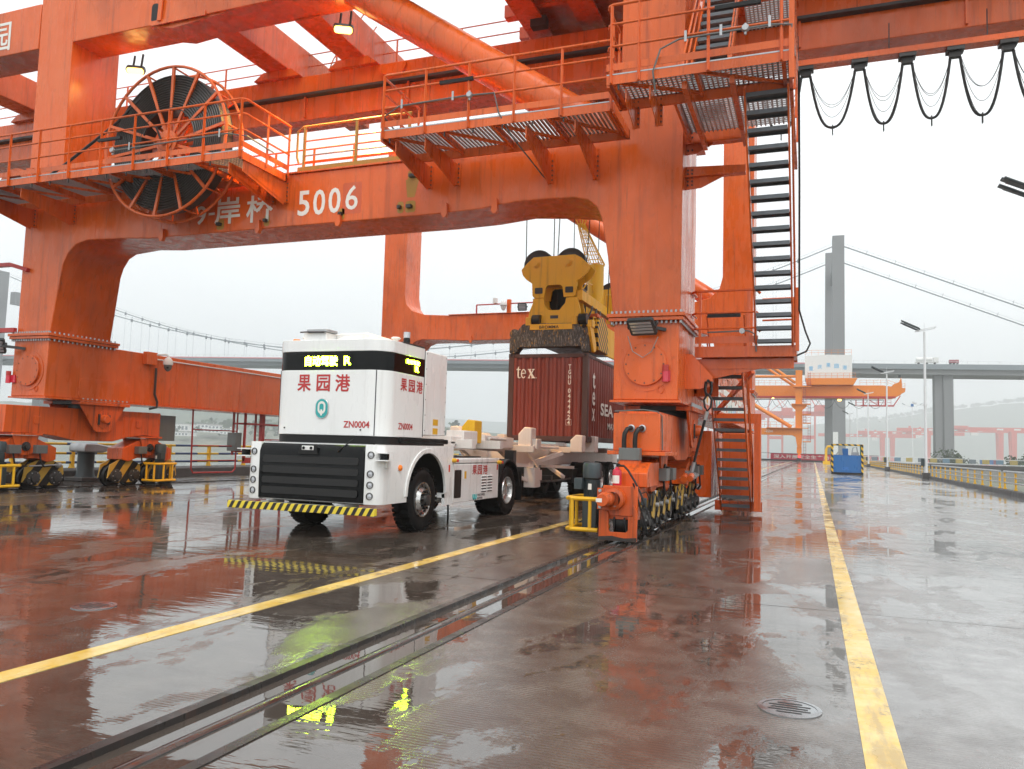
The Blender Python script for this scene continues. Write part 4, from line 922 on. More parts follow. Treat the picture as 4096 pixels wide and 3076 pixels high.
    B('buffer_plate', MB().box((xc-.27, u0, .42), (xc+.3, u1, .9)).box((xc-.3, u1, .36) if end > 0 else (xc-.3, u0-.2, .36), (xc+.3, u1+.2, .62) if end > 0 else (xc+.3, u0, .62)), OP, b, bev=.008)
    dirn = (0, s, 0)
    y_b = u0 if end > 0 else u1
    B('buffer', MB().lathe((xc-.06, y_b, .69), dirn, [(.17, 0), (.17, .18), (.12, .2), (.12, .2)], 28).lathe((xc-.14, y_b+s*.12, .69), dirn, [(.115, -.1), (.115, .16), (.12, .17), (.12, .3), (.11, .32), (.1, .33), (.1, .44), (.09, .46), (.001, .46)], 28).box((xc-.33, y_b+s*.11, .52), (xc+.02, y_b+s*.14, .86)), OP, b)
    B('buffer_mark', MB().box((xc-.235, y_b+s*.582, .66), (xc-.14, y_b+s*.586, .72)), 'ink_white', b)
    bt = MB()
    for bx, bz in ((-.28, .82), (-.03, .82), (-.28, .56), (-.03, .56)): bt.cyl((xc+bx, y_b+s*.1, bz), (xc+bx, y_b+s*.175, bz), .026, 8)
    o = B('bolts', bt, 'galvanised', b); o['kind'] = 'stuff'
    B('end_box', MB().prism([(ye-s*.1, .62), (ye-s*.1, .86), (yp+s*2.9, .86), (yp+s*2.9, .62)], 'x', xc-.28, xc+.25), OP, b, bev=.012)
    B('mid_box', MB().prism([(ye-s*.5, .87), (ye-s*.5, 1.1), (ye-s*.78, 1.28), (ye-s*1.6, 1.28), (ye-s*1.6, .87)], 'x', xc-.2, xc+.36), OP, b, bev=.012)
    B('wheel', wheel_mb(xc, ye-s*.4, .3, .29), 'grease_black', b)
    B('grime', MB().prism([(xc-.32, .022), (xc+.3, .022), (xc+.302, .09), (xc+.1, .07), (xc-.1, .1), (xc-.32, .08)], 'y', ye+s*.001, ye+s*.003), 'edge_steel', b)
    return b
bR = bogie(RX, 16.9, 'near right bogie with the orange buffer facing the camera', -1, 1, (13.2, 17.6))
bL = bogie(LX, 16.9, 'near left bogie with yellow motor guards', 1, 1, (13.9, 19.1))
bR2 = bogie(RX, 33.8, 'far right bogie behind the stair', -1, -1, (36.5,))
bL2 = bogie(LX, 33.8, 'far left bogie', 1, -1, (36.5,))
# tall end box with junction box and two black hoses on the near right bogie
obj('end_cabinet', MB().box((RX-.33, 13.62, 1.47), (RX+.48, 14.9, 2.12)), OP, bR, bev=.012)
obj('cabinet_flange', MB().box((RX-.42, 13.56, 1.40), (RX+.58, 15.0, 1.465)), OP, bR, bev=.006)
obj('round_cover', MB().lathe((RX+.02, 13.62, 1.68), (0, -1, 0), [(.17, 0), (.17, .01), (.001, .01)], 24), OP, bR)
obj('hinge_pipe', MB().tube([(RX-.3, 13.58, 2.15), (RX+.2, 13.58, 2.18), (RX+.44, 13.6, 2.15), (RX+.5, 13.7, 2.08), (RX+.5, 13.8, 1.5)], .012, 6), 'box_grey', bR)
obj('control_box', MB().box((RX-.17, 13.36, 1.31), (RX+.19, 13.56, 1.52)), 'box_grey', bR, bev=.008)
obj('box_stand', MB().box((RX-.16, 13.38, 1.06), (RX+.18, 13.56, 1.308)), OP, bR)
for x in (-.05, .14):
    obj('hose_socket', MB().lathe((RX+x+.04, 13.62, 1.86), (0, -1, 0), [(.065, 0), (.065, .03), (.045, .04), (.045, .07)], 16), 'galvanised', bR)
    obj('hose', MB().tube([(RX+x+.04, 13.56, 1.86), (RX+x, 13.46, 1.84), (RX+x-.04, 13.44, 1.76), (RX+x-.05, 13.45, 1.64), (RX+x-.05, 13.46, 1.5)], .04, 10), 'cable_black', bR)
obj('lever', MB().bar((RX+.22, 12.75, .95), (RX+.45, 12.85, .15), .06, .02), 'black_plastic', bR)
obj('sensor', MB().box((RX+.34, 12.8, .6), (RX+.42, 12.88, .72)), 'motor_grey', bR, bev=.006)
obj('sensor_lead', MB().tube([(RX+.32, 12.8, .78), (RX+.42, 12.82, .82), (RX+.46, 12.9, .7), (RX+.44, 13.1, .5), (RX+.42, 13.3, .35)], .01, 6), 'cable_black', bR)
for yy in (13.9, 14.3, 14.9, 15.6, 16.4, 17.2):
    obj('lube_line', MB().tube([(RX+.36, yy, .75), (RX+.4, yy+.1, .6), (RX+.38, yy+.2, .45), (RX+.34, yy+.25, .35)], .009, 5), 'cable_black', bR)
    obj('valve', MB().lathe((RX+.37, yy+.05, .55), (1, 0, 0), [(.001, 0), (.04, 0), (.04, .05), (.001, .05)], 10), 'galvanised', bR)
    obj('wheel_guard', MB().prism([(yy-.16, .36), (yy-.1, .78), (yy+.1, .78), (yy+.16, .36), (yy+.05, .3)], 'x', RX+.33, RX+.35), 'hazard_wheel', bR)
obj('anchor_bar', MB().box((RX+.3, 15.6, .86), (RX+.62, 15.68, .95)).cyl((RX+.6, 15.55, .95), (RX+.6, 15.8, 1.0), .07, 12).cyl((RX+.72, 15.55, .97), (RX+.72, 15.8, 1.02), .06, 12), OP, bR)
# access ladder frame and electrical boxes hanging under the left sill beam
lf = obj('ladder_frame', MB().tube([(LX+.1, 20.9, 2.4), (LX+.1, 20.95, .45), (LX+.1, 21.05, .32), (LX+.1, 22.95, .3), (LX+.1, 23.1, .42), (LX+.1, 23.1, 2.4)], .028, 8), 'red_paint', crane, label='dark red access frame hanging under the left sill beam')
for z in (1.75, 1.22, .72): obj('rung', MB().tube([(LX+.1, 20.93, z), (LX+.1, 23.1, z)], .022, 6), 'red_paint', lf)
hf = obj('hanging_frame', MB().box((LX-.2, 23.2, .9), (LX-.14, 23.26, 2.4)).box((LX-.2, 24.4, .9), (LX-.14, 24.46, 2.4)).box((LX+.3, 23.2, .7), (LX+.36, 23.28, 2.4)).box((LX+.1, 24.3, .6), (LX+.24, 24.46, 2.4)).box((LX+.3, 25.4, .8), (LX+.36, 25.48, 2.4)).box((LX-.2, 23.2, 1.0), (LX+.36, 24.4, 1.06)).box((LX-.2, 23.2, 2.0), (LX+.36, 25.5, 2.06)).box((LX+.3, 23.2, .62), (LX+.36, 24.6, .82)).box((LX+.3, 24.4, 1.45), (LX+.36, 25.5, 1.5)), 'red_paint', crane)
obj('grey_box', MB().box((LX-.1, 22.85, 1.05), (LX+.28, 23.15, 1.7)), 'box_grey', hf, bev=.01)
obj('dark_cabinet', MB().box((LX-.3, 19.35, 1.35), (LX+.25, 20.0, 2.15)), 'box_grey', bL, bev=.01)
# ---------------------------------------------------------------- driverless terminal truck
TX = -7.44
truck = thing('terminal_truck', 'white driverless terminal truck with black grille and lit LED signs', 'truck', (TX, 12.3, 0))
def bool_cut(o, cutters):
    """cut shapes out of an object's mesh for good (the cutter is thrown away)"""
    cs = []
    for mb in cutters:
        c = bpy.data.objects.new('cut', mesh_of(mb, 'cut', False)); COL.objects.link(c); c.location = -ROOTPOS[o.name]+Vector(o.matrix_world.translation)*0
        md = o.modifiers.new('b', 'BOOLEAN'); md.operation = 'DIFFERENCE'; md.object = c; md.solver = 'EXACT'; cs.append(c)
    bpy.context.view_layer.update()
    dg = bpy.context.evaluated_depsgraph_get(); me = bpy.data.meshes.new_from_object(o.evaluated_get(dg))
    o.modifiers.clear(); old = o.data; o.data = me
    for c in cs: bpy.data.objects.remove(c)
    me.set_sharp_from_angle(angle=R(35))
    return o
def plan(x0, x1, y0, y1, r, n=7):
    """plan outline with rounded front corners"""
    return [(x0, y1)]+[(x0+r-r*math.cos(R(90*i/n)), y0+r-r*math.sin(R(90*i/n))) for i in range(n+1)]+[(x1-r+r*math.sin(R(90*i/n)), y0+r-r*math.cos(R(90*i/n))) for i in range(n+1)]+[(x1, y1)]
WP = 'white_paint'
# lower body; geometry first at the world origin so that the boolean works in place
body = bpy.data.objects.new('lower_body', mesh_of(MB().prism(plan(-8.69, -6.19, 10.7, 13.36, .17), 'z', .53, 1.45), 'lower_body')); COL.objects.link(body)
ROOTPOS[body.name] = Vector((0, 0, 0)); body.data.materials.append(MATS[WP])
bv = body.modifiers.new('bev', 'BEVEL'); bv.width = .06; bv.segments = 4; bv.limit_method = 'ANGLE'; bv.angle_limit = R(55)
el = lambda cy, cz, ry, rz: [(cy+ry*math.cos(R(a)), cz+rz*math.sin(R(a))) for a in range(0, 181, 10)]+[(cy-ry, .2), (cy+ry, .2)]
arch = el(12.32, .62, .72, .71)
bool_cut(body, [MB().prism(arch, 'x', -6.8, -6.0), MB().prism(arch, 'x', -8.9, -8.08), MB().box((-8.4, 10.5, .3), (-6.45, 10.76, 2.)), MB().box((-8.6, 13.1, .3), (-6.5, 13.5, 2.))])
for v in body.data.vertices: v.co -= Vector((TX, 12.3, 0))
body.parent = truck; ROOTPOS[body.name] = Vector((TX, 12.3, 0))
for s, x in ((1, -6.19), (-1, -8.69)):
    outer = el(12.32, .62, .8, .79)[:19]; inn = el(12.32, .62, .72, .71)[:19]
    obj('arch_lip', MB().prism(outer+inn[::-1], 'x', x, x+s*.02), WP, truck, bev=.006)
    obj('rear_skirt', MB().box((x-s*.06, 13.04, .4), (x-s*.001, 13.355, .6)), WP, truck)
    lin = el(12.32, .62, .715, .705)[:19]; lin2 = el(12.32, .62, .735, .725)[:19]
    obj('wheel_liner', MB().prism(lin2+lin[::-1], 'x', x-s*.62, x-s*.025), 'black_plastic', truck)
    obj('wheel_well', MB().box((x-s*.66, 11.55, .62), (x-s*.62, 13.1, 1.4)), 'black_plastic', truck)
# black front panel with four honeycomb slots
gp = [(10.69, .55), (10.675, .9), (10.675, 1.3), (10.71, 1.4), (10.79, 1.455), (11.0, 1.475), (11.0, .55)]
grille = obj('front_panel', MB().prism(gp, 'x', -8.41, -6.46), 'black_gloss', truck, bev=.012)
for z0, z1 in ((1.13, 1.235), (.965, 1.065), (.8, .895), (.635, .735)):
    sl = obj('grille_slot', MB().prism(rrect(-8.33, z0, -6.55, z1, .03), 'y', 10.664, 10.672), 'honeycomb', truck)
    obj('slot_lip', MB().tube([(x, 10.668, z) for x, z in rrect(-8.33, z0, -6.55, z1, .03)], .007, 5, True), 'black_plastic', truck)
obj('stereo_camera', MB().box((-7.58, 10.64, 1.335), (-7.36, 10.67, 1.405)), 'house_white', truck, bev=.006)
obj('camera_mount', MB().prism([(-7.66, 1.27), (-7.28, 1.27), (-7.32, 1.42), (-7.6, 1.42)], 'y', 10.648, 10.67), 'black_plastic', truck)
for x in (-7.54, -7.4): obj('camera_eye', MB().cyl((x, 10.63, 1.37), (x, 10.642, 1.37), .024, 14), 'black_gloss', truck)
obj('loose_strap', MB().bar((-6.75, 10.82, 1.53), (-6.93, 10.66, 1.33), .03, .012), 'black_plastic', truck)
# lamps: recessed ring with lens
for s in (-1, 1):
    x = TX+s*1.09; nrm = Vector((s*.12, -1, 0)).normalized()
    for z in (1.29, 1.0, .83, .66):
        c = Vector((x, 10.702, z))
        obj('headlight', MB().lathe(c, nrm, [(.056, -.02), (.056, .012), (.046, .012), (.044, -.01)], 20), 'dark_steel', truck)
        obj('lamp_lens', MB().lathe(c, nrm, [(.044, -.008), (.035, .006), (.001, .012)], 18), 'lens_clear', truck)
# upper cabinet with black band, LED signs
cab = obj('upper_cabinet', MB().prism(plan(-8.52, -6.36, 11.05, 12.4, .33), 'z', 1.585, 2.648), WP, truck, bev=.008)
obj('black_band', MB().prism(plan(-8.515, -6.365, 11.055, 12.4, .33), 'z', 2.65, 2.953), 'black_gloss', truck)
obj('cabinet_top', MB().prism(plan(-8.52, -6.36, 11.05, 12.4, .33), 'z', 2.955, 3.15), WP, truck, bev=.02)
obj('rear_cabinet', MB().box((-8.5, 12.43, 1.64), (-6.355, 13.31, 3.12)), WP, truck, bev=.015)
obj('seam', MB().box((-6.547, 11.078, 1.59), (-6.535, 11.1, 2.645)), 'ink_dark', truck)
obj('seam', MB().box((-8.42, 11.133, 1.59), (-8.412, 11.16, 2.645)), 'ink_dark', truck)
obj('seam', MB().box((-6.5, 12.402, 1.6), (-6.362, 12.428, 3.12)), 'ink_dark', truck)
obj('skirt', MB().prism(plan(-8.5, -6.38, 11.07, 13.33, .32), 'z', 1.46, 1.583), 'black_plastic', truck)
obj('skirt_bumper', MB().box((-6.5, 11.6, 1.49), (-6.33, 13.42, 1.575)), 'rubber', truck, bev=.02)
obj('roof_gutter', MB().box((-6.4, 11.6, 3.152), (-6.355, 12.38, 3.17)), 'dark_steel', truck)
YC = 11.05-.003
obj('led_panel', MB().box((-7.98, YC-.002, 2.69), (-6.98, YC+.01, 2.92)), 'black_gloss', truck)
letter('led_text', '自动驾驶', truck, 'led_green', 'y', -7.88, 2.715, -7.25, 2.885, YC-.006, .035)
letter('led_text', 'R', truck, 'led_green', 'y', -7.13, 2.73, -7.0, 2.87, YC-.006, .03)
letter('led_text', '自动驾驶', truck, 'led_green', 'x', 11.73, 2.82, 12.2, 2.9, -6.353, .04)
letter('led_text', 'R', truck, 'led_green', 'x', 12.05, 2.71, 12.17, 2.805, -6.353, .04)
for s, u0, u1 in (('果', -8.01, -7.75), ('园', -7.64, -7.38), ('港', -7.28, -7.0)): letter('lettering', s, truck, 'ink_red', 'y', u0, 2.295, u1, 2.575, YC, .016)
letter('lettering', 'ZN0004', truck, 'ink_red', 'y', -7.09, 1.71, -6.61, 1.82, YC, .02)
for s, u0, u1 in (('果', 11.56, 11.78), ('园', 11.84, 12.06), ('港', 12.12, 12.35)): letter('lettering', s, truck, 'ink_red', 'x', u0, 2.35, u1, 2.56, -6.357, .016)
letter('lettering', 'ZN0004', truck, 'ink_red', 'x', 11.53, 1.71, 12.03, 1.82, -6.357, .02)
# oval emblem: chrome rim, teal field, white rounded Q with a tail
def oval(w, h, cx=-7.51, cz=2.015, n=10):
    return arc(cx, cz+h-w, w, 0, 180, n)+arc(cx, cz-h+w, w, 180, 360, n)
emb = obj('emblem', MB().prism(oval(.125, .168), 'y', YC-.012, YC+.002), 'rim_metal', truck, bev=.004)
obj('emblem_field', MB().prism(oval(.112, .155), 'y', YC-.016, YC-.0125), 'ink_teal', truck)
o1, o2 = oval(.075, .105, -7.51, 2.03), oval(.04, .066, -7.51, 2.03)
er = MB(); n = len(o1); er.v = [(x, YC-.018, z) for x, z in o1]+[(x, YC-.018, z) for x, z in o2]; er.f = [(i, (i+1) % n, n+(i+1) % n, n+i) for i in range(n)]
obj('emblem_ring', er, 'ink_white', truck)
obj('emblem_tail', MB().box((-7.528, YC-.021, 1.9), (-7.496, YC-.0165, 2.0)), 'ink_white', truck)
for x, z in ((-8.23, 1.69), (-6.77, 1.68)): obj('lock', MB().cyl((x, YC-.006, z), (x, YC+.002, z), .014, 10), 'dark_steel', truck)
for y0, z0, y1, z1 in ((12.79, 1.82, 12.99, 1.93), (12.79, 1.66, 12.99, 1.77)): obj('sticker', MB().box((-6.355, y0, z0), (-6.352, y1, z1)), 'yellow_print', truck)
obj('flap_door', MB().prism(rrect(12.68, 1.645, 13.12, 1.8, .02), 'x', -6.356, -6.3535), WP, truck, bev=.002)
rv = MB()
for k in range(6):
    for y in (12.47, 13.27): rv.cyl((-6.357, y, 1.72+k*.27), (-6.35, y, 1.72+k*.27), .01, 6)
o = obj('rivets', rv, 'ink_dark', truck); o['kind'] = 'stuff'
# roof equipment
obj('roof_dome', MB().lathe((-7.35, 11.9, 3.15), (0, 0, 1), [(.5, 0), (.49, .06), (.4, .12), (.2, .15), (.001, .155)], 28), 'house_white', truck)
obj('roof_fairing', MB().prism([(-7.75, 3.15), (-7.7, 3.27), (-7.5, 3.32), (-7.0, 3.32), (-6.8, 3.22), (-6.72, 3.15)], 'y', 11.5, 12.3), 'house_white', truck, bev=.03)
obj('antenna_box', MB().box((-8.05, 11.2, 3.155), (-7.6, 11.5, 3.3)), WP, truck, bev=.008)
obj('antenna_plate', MB().prism(rrect(-7.98, 11.15, -7.55, 11.5, .06), 'z', 3.305, 3.345), 'galvanised', truck, bev=.006)
obj('antenna_lead', MB().tube([(-8.08, 11.15, 3.3), (-7.95, 11.13, 3.3), (-7.6, 11.13, 3.29)], .012, 6), 'cable_black', truck)
for x, y in ((-8.36, 11.45), (-6.9, 12.0)): obj('beacon', MB().lathe((x, y, 3.15), (0, 0, 1), [(.065, 0), (.065, .06), (.055, .075), (.001, .078)], 18), 'amber_lens', truck)
for x, y, h in ((-8.18, 11.5, .07), (-6.7, 11.95, .1)): obj('gnss_antenna', MB().cyl((x, y, 3.15), (x, y, 3.15+h), .012, 8).lathe((x, y, 3.15+h), (0, 0, 1), [(.001, -.012), (.04, -.01), (.085, .025), (.085, .035), (.06, .05), (.001, .056)], 20), 'house_white', truck)
for x, y in ((-8.08, 11.5), (-7.1, 11.95)): obj('whip_antenna', MB().cyl((x, y, 3.15), (x, y, 3.3), .014, 8), 'galvanised', truck)
obj('roof_lidar', MB().cyl((-6.46, 11.9, 3.15), (-6.46, 11.9, 3.27), .05, 16).cyl((-6.46, 11.9, 3.19), (-6.46, 11.9, 3.25), .058, 16), 'black_plastic', truck)
obj('lidar_cap', MB().cyl((-6.46, 11.9, 3.272), (-6.46, 11.9, 3.37), .057, 18), 'lens_clear', truck)
# corner lidars, side lamps, reflectors
for s in (-1, 1):
    x = TX+s*1.3
    obj('corner_lidar', MB().cyl((x, 10.75, 1.225), (x, 10.75, 1.315), .07, 18), 'black_gloss', truck)
    obj('lidar_shelf', MB().box((x-.11, 10.66, 1.32), (x+.11, 10.9, 1.335)).box((x-.11, 10.66, 1.205), (x+.11, 10.9, 1.222)).box((TX+s*1.22, 10.86, 1.1), (TX+s*1.29, 10.98, 1.21)), WP, truck)
obj('side_marker', MB().lathe((-6.185, 11.33, 1.09), (1, 0, 0), [(.05, -.01), (.048, .02), (.03, .035), (.001, .04)], 16), 'amber_lens', truck)
obj('reflector', MB().box((-6.19, 13.17, .99), (-6.184, 13.215, 1.12)), 'reflector_red', truck)
for y, z in ((13.34, 1.2), (15.6, 1.15)): obj('stop_button', MB().cyl((-6.2, y, z), (-6.13, y, z), .04, 14).cyl((-6.13, y, z), (-6.1, y, z), .028, 12), 'yellow_print', truck)
for y, z in ((13.34, 1.2), (15.6, 1.15)): obj('stop_button_cap', MB().cyl((-6.1, y, z), (-6.08, y, z), .03, 12), 'reflector_red', truck)
# side battery cabinet between the axles
for s, x in ((1, -6.2), (-1, -8.68)):
    sb = obj('side_cabinet', MB().box((x-s*.5, 13.4, .41), (x, 15.66, 1.13)), WP, truck, bev=.012)
    obj('cabinet_lid', MB().box((x-s*.55, 13.38, 1.14), (x+s*.005, 15.7, 1.235)), WP, truck, bev=.02)
obj('recess', MB().prism(rrect(13.45, .5, 13.76, 1.02, .03), 'x', -6.2, -6.196), 'grease_black', truck)
obj('label_plate', MB().prism(rrect(13.86, .82, 14.07, 1.04, .015), 'x', -6.2, -6.194), WP, truck)
obj('sticker', MB().box((-6.1935, 13.89, .85), (-6.192, 13.98, .99)), 'yellow_print', truck)
for s, u0, u1 in (('果', 14.27, 14.49), ('园', 14.53, 14.75), ('港', 14.8, 15.04)): letter('lettering', s, truck, 'ink_red', 'x', u0, .915, u1, 1.1, -6.197, .014)
for k in range(6):
    for y in (14.74, 15.06): obj('vent_louvre', MB().prism([(-6.2, .575+k*.058), (-6.2, .605+k*.058), (-6.18, .588+k*.058)], 'y', y, y+.26), WP, truck); obj('vent_gap', MB().box((-6.1995, y+.01, .558+k*.058), (-6.197, y+.25, .574+k*.058)), 'ink_dark', truck)
letter('lettering', 'WESTWELL', truck, 'ink_dark', 'x', 14.55, .49, 14.95, .535, -6.197, .012)
letter('lettering', '西井科技', truck, 'ink_dark', 'x', 14.55, .43, 14.82, .47, -6.197, .01)
wlog = MB()
for k in range(2): wlog.tube([(-6.195, 14.33+k*.085, .535), (-6.195, 14.335+k*.085, .46), (-6.195, 14.37+k*.085, .435), (-6.195, 14.405+k*.085, .46), (-6.195, 14.41+k*.085, .53)], .014, 6)
obj('logo_mark', wlog, 'ink_teal', truck)
obj('reflector', MB().box((-6.2, 15.55, .99), (-6.194, 15.6, 1.1)), 'reflector_red', truck)
# striped front bar
fbar = obj('front_bar', MB().box((-8.79, 10.42, .385), (-6.09, 10.5, .5)), 'hazard_bar', truck, bev=.006)
obj('bar_bracket', MB().box((-8.2, 10.5, .44), (-8.05, 10.9, .52)).box((-6.8, 10.5, .44), (-6.65, 10.9, .52)).box((-8.0, 10.52, .4), (-6.9, 10.6, .5)), 'galvanised', truck)
obj('chassis_rails', MB().box((-7.95, 10.8, .55), (-7.8, 17.2, .85)).box((-7.08, 10.8, .55), (-6.93, 17.2, .85)).box((-8.4, 12.2, .45), (-6.5, 12.35, .6)).box((-8.4, 16.25, .45), (-6.5, 16.42, .62)).box((-8.3, 10.95, .5), (-6.6, 11.05, .9)), 'dark_steel', truck)
# wheels
def tyre_mb(x, y, s, R0=.535, w=.31):
    """tyre with tread blocks; s = +1 outer face toward +X"""
    m = MB().lathe((x, y, R0), (s, 0, 0), [(.295, -.02), (.36, .0), (.44, .01), (.5, -.015), (.528, -.05), (.535, -.09), (.535, -w+.09), (.528, -w+.05), (.5, -w+.015), (.36, -w), (.295, -w+.02)], 40)
    for k in range(40):
        a = 2*math.pi*k/40
        for o, dw in ((-.075, .07), (-w+.075, .07)):
            c = Vector((x+s*o, y+.53*math.cos(a), R0+.53*math.sin(a))); t = Vector((0, -math.sin(a), math.cos(a))); n_ = Vector((0, math.cos(a), math.sin(a)))
            m.bar(c-t*.026, c+t*.026, dw*2, .03, n_)
    return m
def wheel(par, x, y, s, deep=False, w=.31):
    t = obj('tyre', tyre_mb(x, y, s, w=w), 'rubber', par)
    if deep: pr = [(.3, -.03), (.29, 0), (.275, 0), (.265, -.03), (.25, -.1), (.2, -.13), (.16, -.14), (.15, -.1), (.09, -.09), (.08, -.04), (.001, -.04)]
    else: pr = [(.3, -.03), (.295, .005), (.278, .005), (.265, -.03), (.225, -.045), (.19, .0), (.165, .03), (.1, .03), (.09, .06), (.06, .075), (.001, .075)]
    r = obj('rim', MB().lathe((x, y, .535), (s, 0, 0), pr, 36), 'rim_metal', t)
    if not deep:
        h = MB()
        for k in range(10):
            a = 2*math.pi*k/10; h.cyl((x+s*.0, y+.145*math.cos(a), .535+.145*math.sin(a)), (x+s*.075, y+.145*math.cos(a), .535+.145*math.sin(a)), .022, 8)
        obj('wheel_nuts', h, 'grease_black', t, kind='stuff')
        hh = MB()
        for k in range(10):
            a = 2*math.pi*(k+.5)/10; c = Vector((x-s*.028, y+.235*math.cos(a), .535+.235*math.sin(a)))
            hh.cyl(c, c+Vector((s*.006, 0, 0)), .028, 12)
        obj('hand_holes', hh, 'grease_black', t, kind='stuff')
        obj('hub_cap', MB().lathe((x, y, .535), (s, 0, 0), [(.11, .03), (.1, .05), (.09, .1), (.06, .115), (.001, .115)], 20), 'dark_steel', t)
    return t
wheel(truck, -6.24, 12.29, 1); wheel(truck, -8.64, 12.29, -1)
wheel(truck, -6.24, 16.33, 1, True, .58); wheel(truck, -8.64, 16.33, -1, True, .58)
for s, x in ((1, -6.2), (-1, -8.68)):
    ou = [(16.33+.66*math.cos(R(a)), .55+.66*math.sin(R(a))) for a in range(5, 166, 8)]; ii = [(16.33+.62*math.cos(R(a)), .55+.62*math.sin(R(a))) for a in range(5, 166, 8)]
    obj('rear_mudguard', MB().prism(ou+ii[::-1], 'x', x-s*.62, x), 'black_plastic', truck, bev=.01)
    obj('mud_flap', MB().box((x-s*.62, 17.08, .28), (x, 17.1, .95)), 'rubber', truck)
# air lines and fifth wheel
obj('fifth_wheel', MB().prism([(-7.85, 15.7), (-7.03, 15.7), (-6.95, 16.4), (-7.15, 16.9), (-7.73, 16.9), (-7.93, 16.4)], 'z', 1.12, 1.2).box((-7.8, 15.9, .85), (-7.08, 16.5, 1.12)), 'grease_black', truck)
obj('air_tank', MB().cyl((-7.9, 13.9, 1.3), (-6.7, 13.9, 1.3), .13, 16).box((-7.9, 13.5, 1.23), (-6.6, 14.4, 1.28)), 'dark_steel', truck)
obj('battery_tray', MB().box((-8.1, 13.45, 1.2), (-6.55, 15.5, 1.26)), 'dark_steel', truck)
# hanging chain touching the deck behind the front axle
obj('ground_strap', MB().tube([(-6.75, 14.35, .45), (-6.72, 14.33, .25), (-6.7, 14.3, .06), (-6.68, 14.25, .01)], .02, 6), 'cable_black', truck)
# ---------------------------------------------------------------- container chassis behind the truck
CW = 'chassis_white'
tr_ = thing('container_chassis', 'cream skeletal container chassis with corner guides behind the truck', 'trailer', (TX, 20.5, 0))
fr_ = obj('main_beams', MB().prism([(14.3, 1.44), (14.3, 1.62), (17.0, 1.62), (29.5, 1.45), (29.5, 1.0), (18.6, 1.0), (17.6, 1.36)], 'x', -7.98, -7.86).prism([(14.3, 1.44), (14.3, 1.62), (17.0, 1.62), (29.5, 1.45), (29.5, 1.0), (18.6, 1.0), (17.6, 1.36)], 'x', -7.02, -6.9), CW, tr_, bev=.01)
obj('front_head', MB().box((-8.4, 14.1, 1.5), (-6.6, 14.9, 1.66)).box((-8.0, 13.7, 1.44), (-6.6, 14.3, 1.56)), CW, tr_, bev=.015)
obj('gooseneck_box', MB().box((-6.95, 14.6, 1.5), (-6.55, 15.3, 1.78)), CW, tr_, bev=.02)
obj('side_rail', MB().prism([(16.1, 1.45), (16.1, 1.72), (17.9, 1.69), (17.9, 1.44)], 'x', -6.98, -6.72), CW, tr_, bev=.01)
obj('handle_bar', MB().cyl((-6.66, 16.2, 1.65), (-6.66, 17.2, 1.64), .035, 10), CW, tr_)
for y in (14.5, 16.0, 18.2, 21.3, 22.7, 25.5, 28.6):
    obj('cross_member', MB().box((-8.6, y-.1, 1.42 if y < 17 else 1.36), (-6.28, y+.1, 1.6 if y < 17 else 1.52)), CW, tr_, bev=.008)
for y in (19.1, 19.8, 20.5, 23.6, 24.4):
    obj('cross_member', MB().box((-7.86, y-.05, 1.1), (-7.02, y+.05, 1.35)), CW, tr_)
def guide(x, y, s, mat=CW, h=.55, w=.3, zb=1.42, d=.34):
    """corner guide: upright with a slanted inner top"""
    o = obj('corner_guide', MB().prism([(x, zb), (x+s*w, zb), (x+s*w, zb+h), (x+s*w*.45, zb+h+.02), (x, zb+h*.72)], 'y', y, y+d), mat, tr_, bev=.02); return o
guide(-6.7, 18.15, 1, h=.53, w=.34); guide(-8.18, 18.15, -1, h=.53, w=.34)
obj('guide_step', MB().box((-6.36, 18.2, 1.44), (-6.22, 18.5, 1.69)), CW, tr_, bev=.015)
for y in (21.05, 22.45, 28.4):
    guide(-6.24, y, 1, h=.46, w=.34, zb=1.38); guide(-8.64, y, -1, h=.46, w=.34, zb=1.38)
guide(-6.95, 15.35, 1, 'yellow_paint', .48, .3, 1.53, .4); guide(-8.0, 15.35, -1, 'yellow_paint', .48, .3, 1.53, .4)
obj('lock_wheel', MB().lathe((-6.78, 15.33, 1.6), (0, -1, 0), [(.06, 0), (.06, .02), (.035, .02), (.035, 0)], 16).cyl((-6.78, 15.35, 1.74), (-6.78, 15.3, 1.74), .03, 12), 'dark_steel', tr_)
obj('twist_rail', MB().box((-6.75, 18.6, 1.52), (-6.55, 21.0, 1.58)).cyl((-6.5, 18.6, 1.5), (-6.5, 20.8, 1.48), .03, 8), CW, tr_)
# landing legs with brace frame, side guard brackets
for s in (-1, 1):
    x = TX+s*.92
    obj('landing_leg', MB().prism(rrect(x-.15, 18.5, x+.15, 18.95, .06), 'z', .5, .98), CW, tr_, bev=.02)
    obj('leg_pad', MB().box((x-.1, 18.96, .66), (x+.12, 19.15, .92)).box((x-.1, 18.96, .5), (x+.1, 19.1, .64)), CW, tr_, bev=.01)
    obj('brace', MB().bar((TX+s*.45, 18.0, 1.05), (x, 18.75, 1.03), .1, .09).bar((TX+s*.45, 18.0, .95), (x, 18.6, .62), .09, .08).bar((TX+s*.9, 18.3, 1.42), (x+s*.02, 19.1, 1.0), .05, .05).bar((TX+s*.45, 19.5, 1.02), (TX+s*1.1, 20.6, 1.35), .12, .1).bar((TX+s*.45, 21.3, 1.0), (TX+s*1.1, 20.8, .7), .1, .08).bar((TX+s*.45, 20.9, .98), (TX+s*1.15, 21.6, .95), .08, .08), CW, tr_)
    obj('front_post', MB().box((x-.12, 17.12, .32), (x+.1, 17.3, 1.4)), 'dark_steel', tr_)
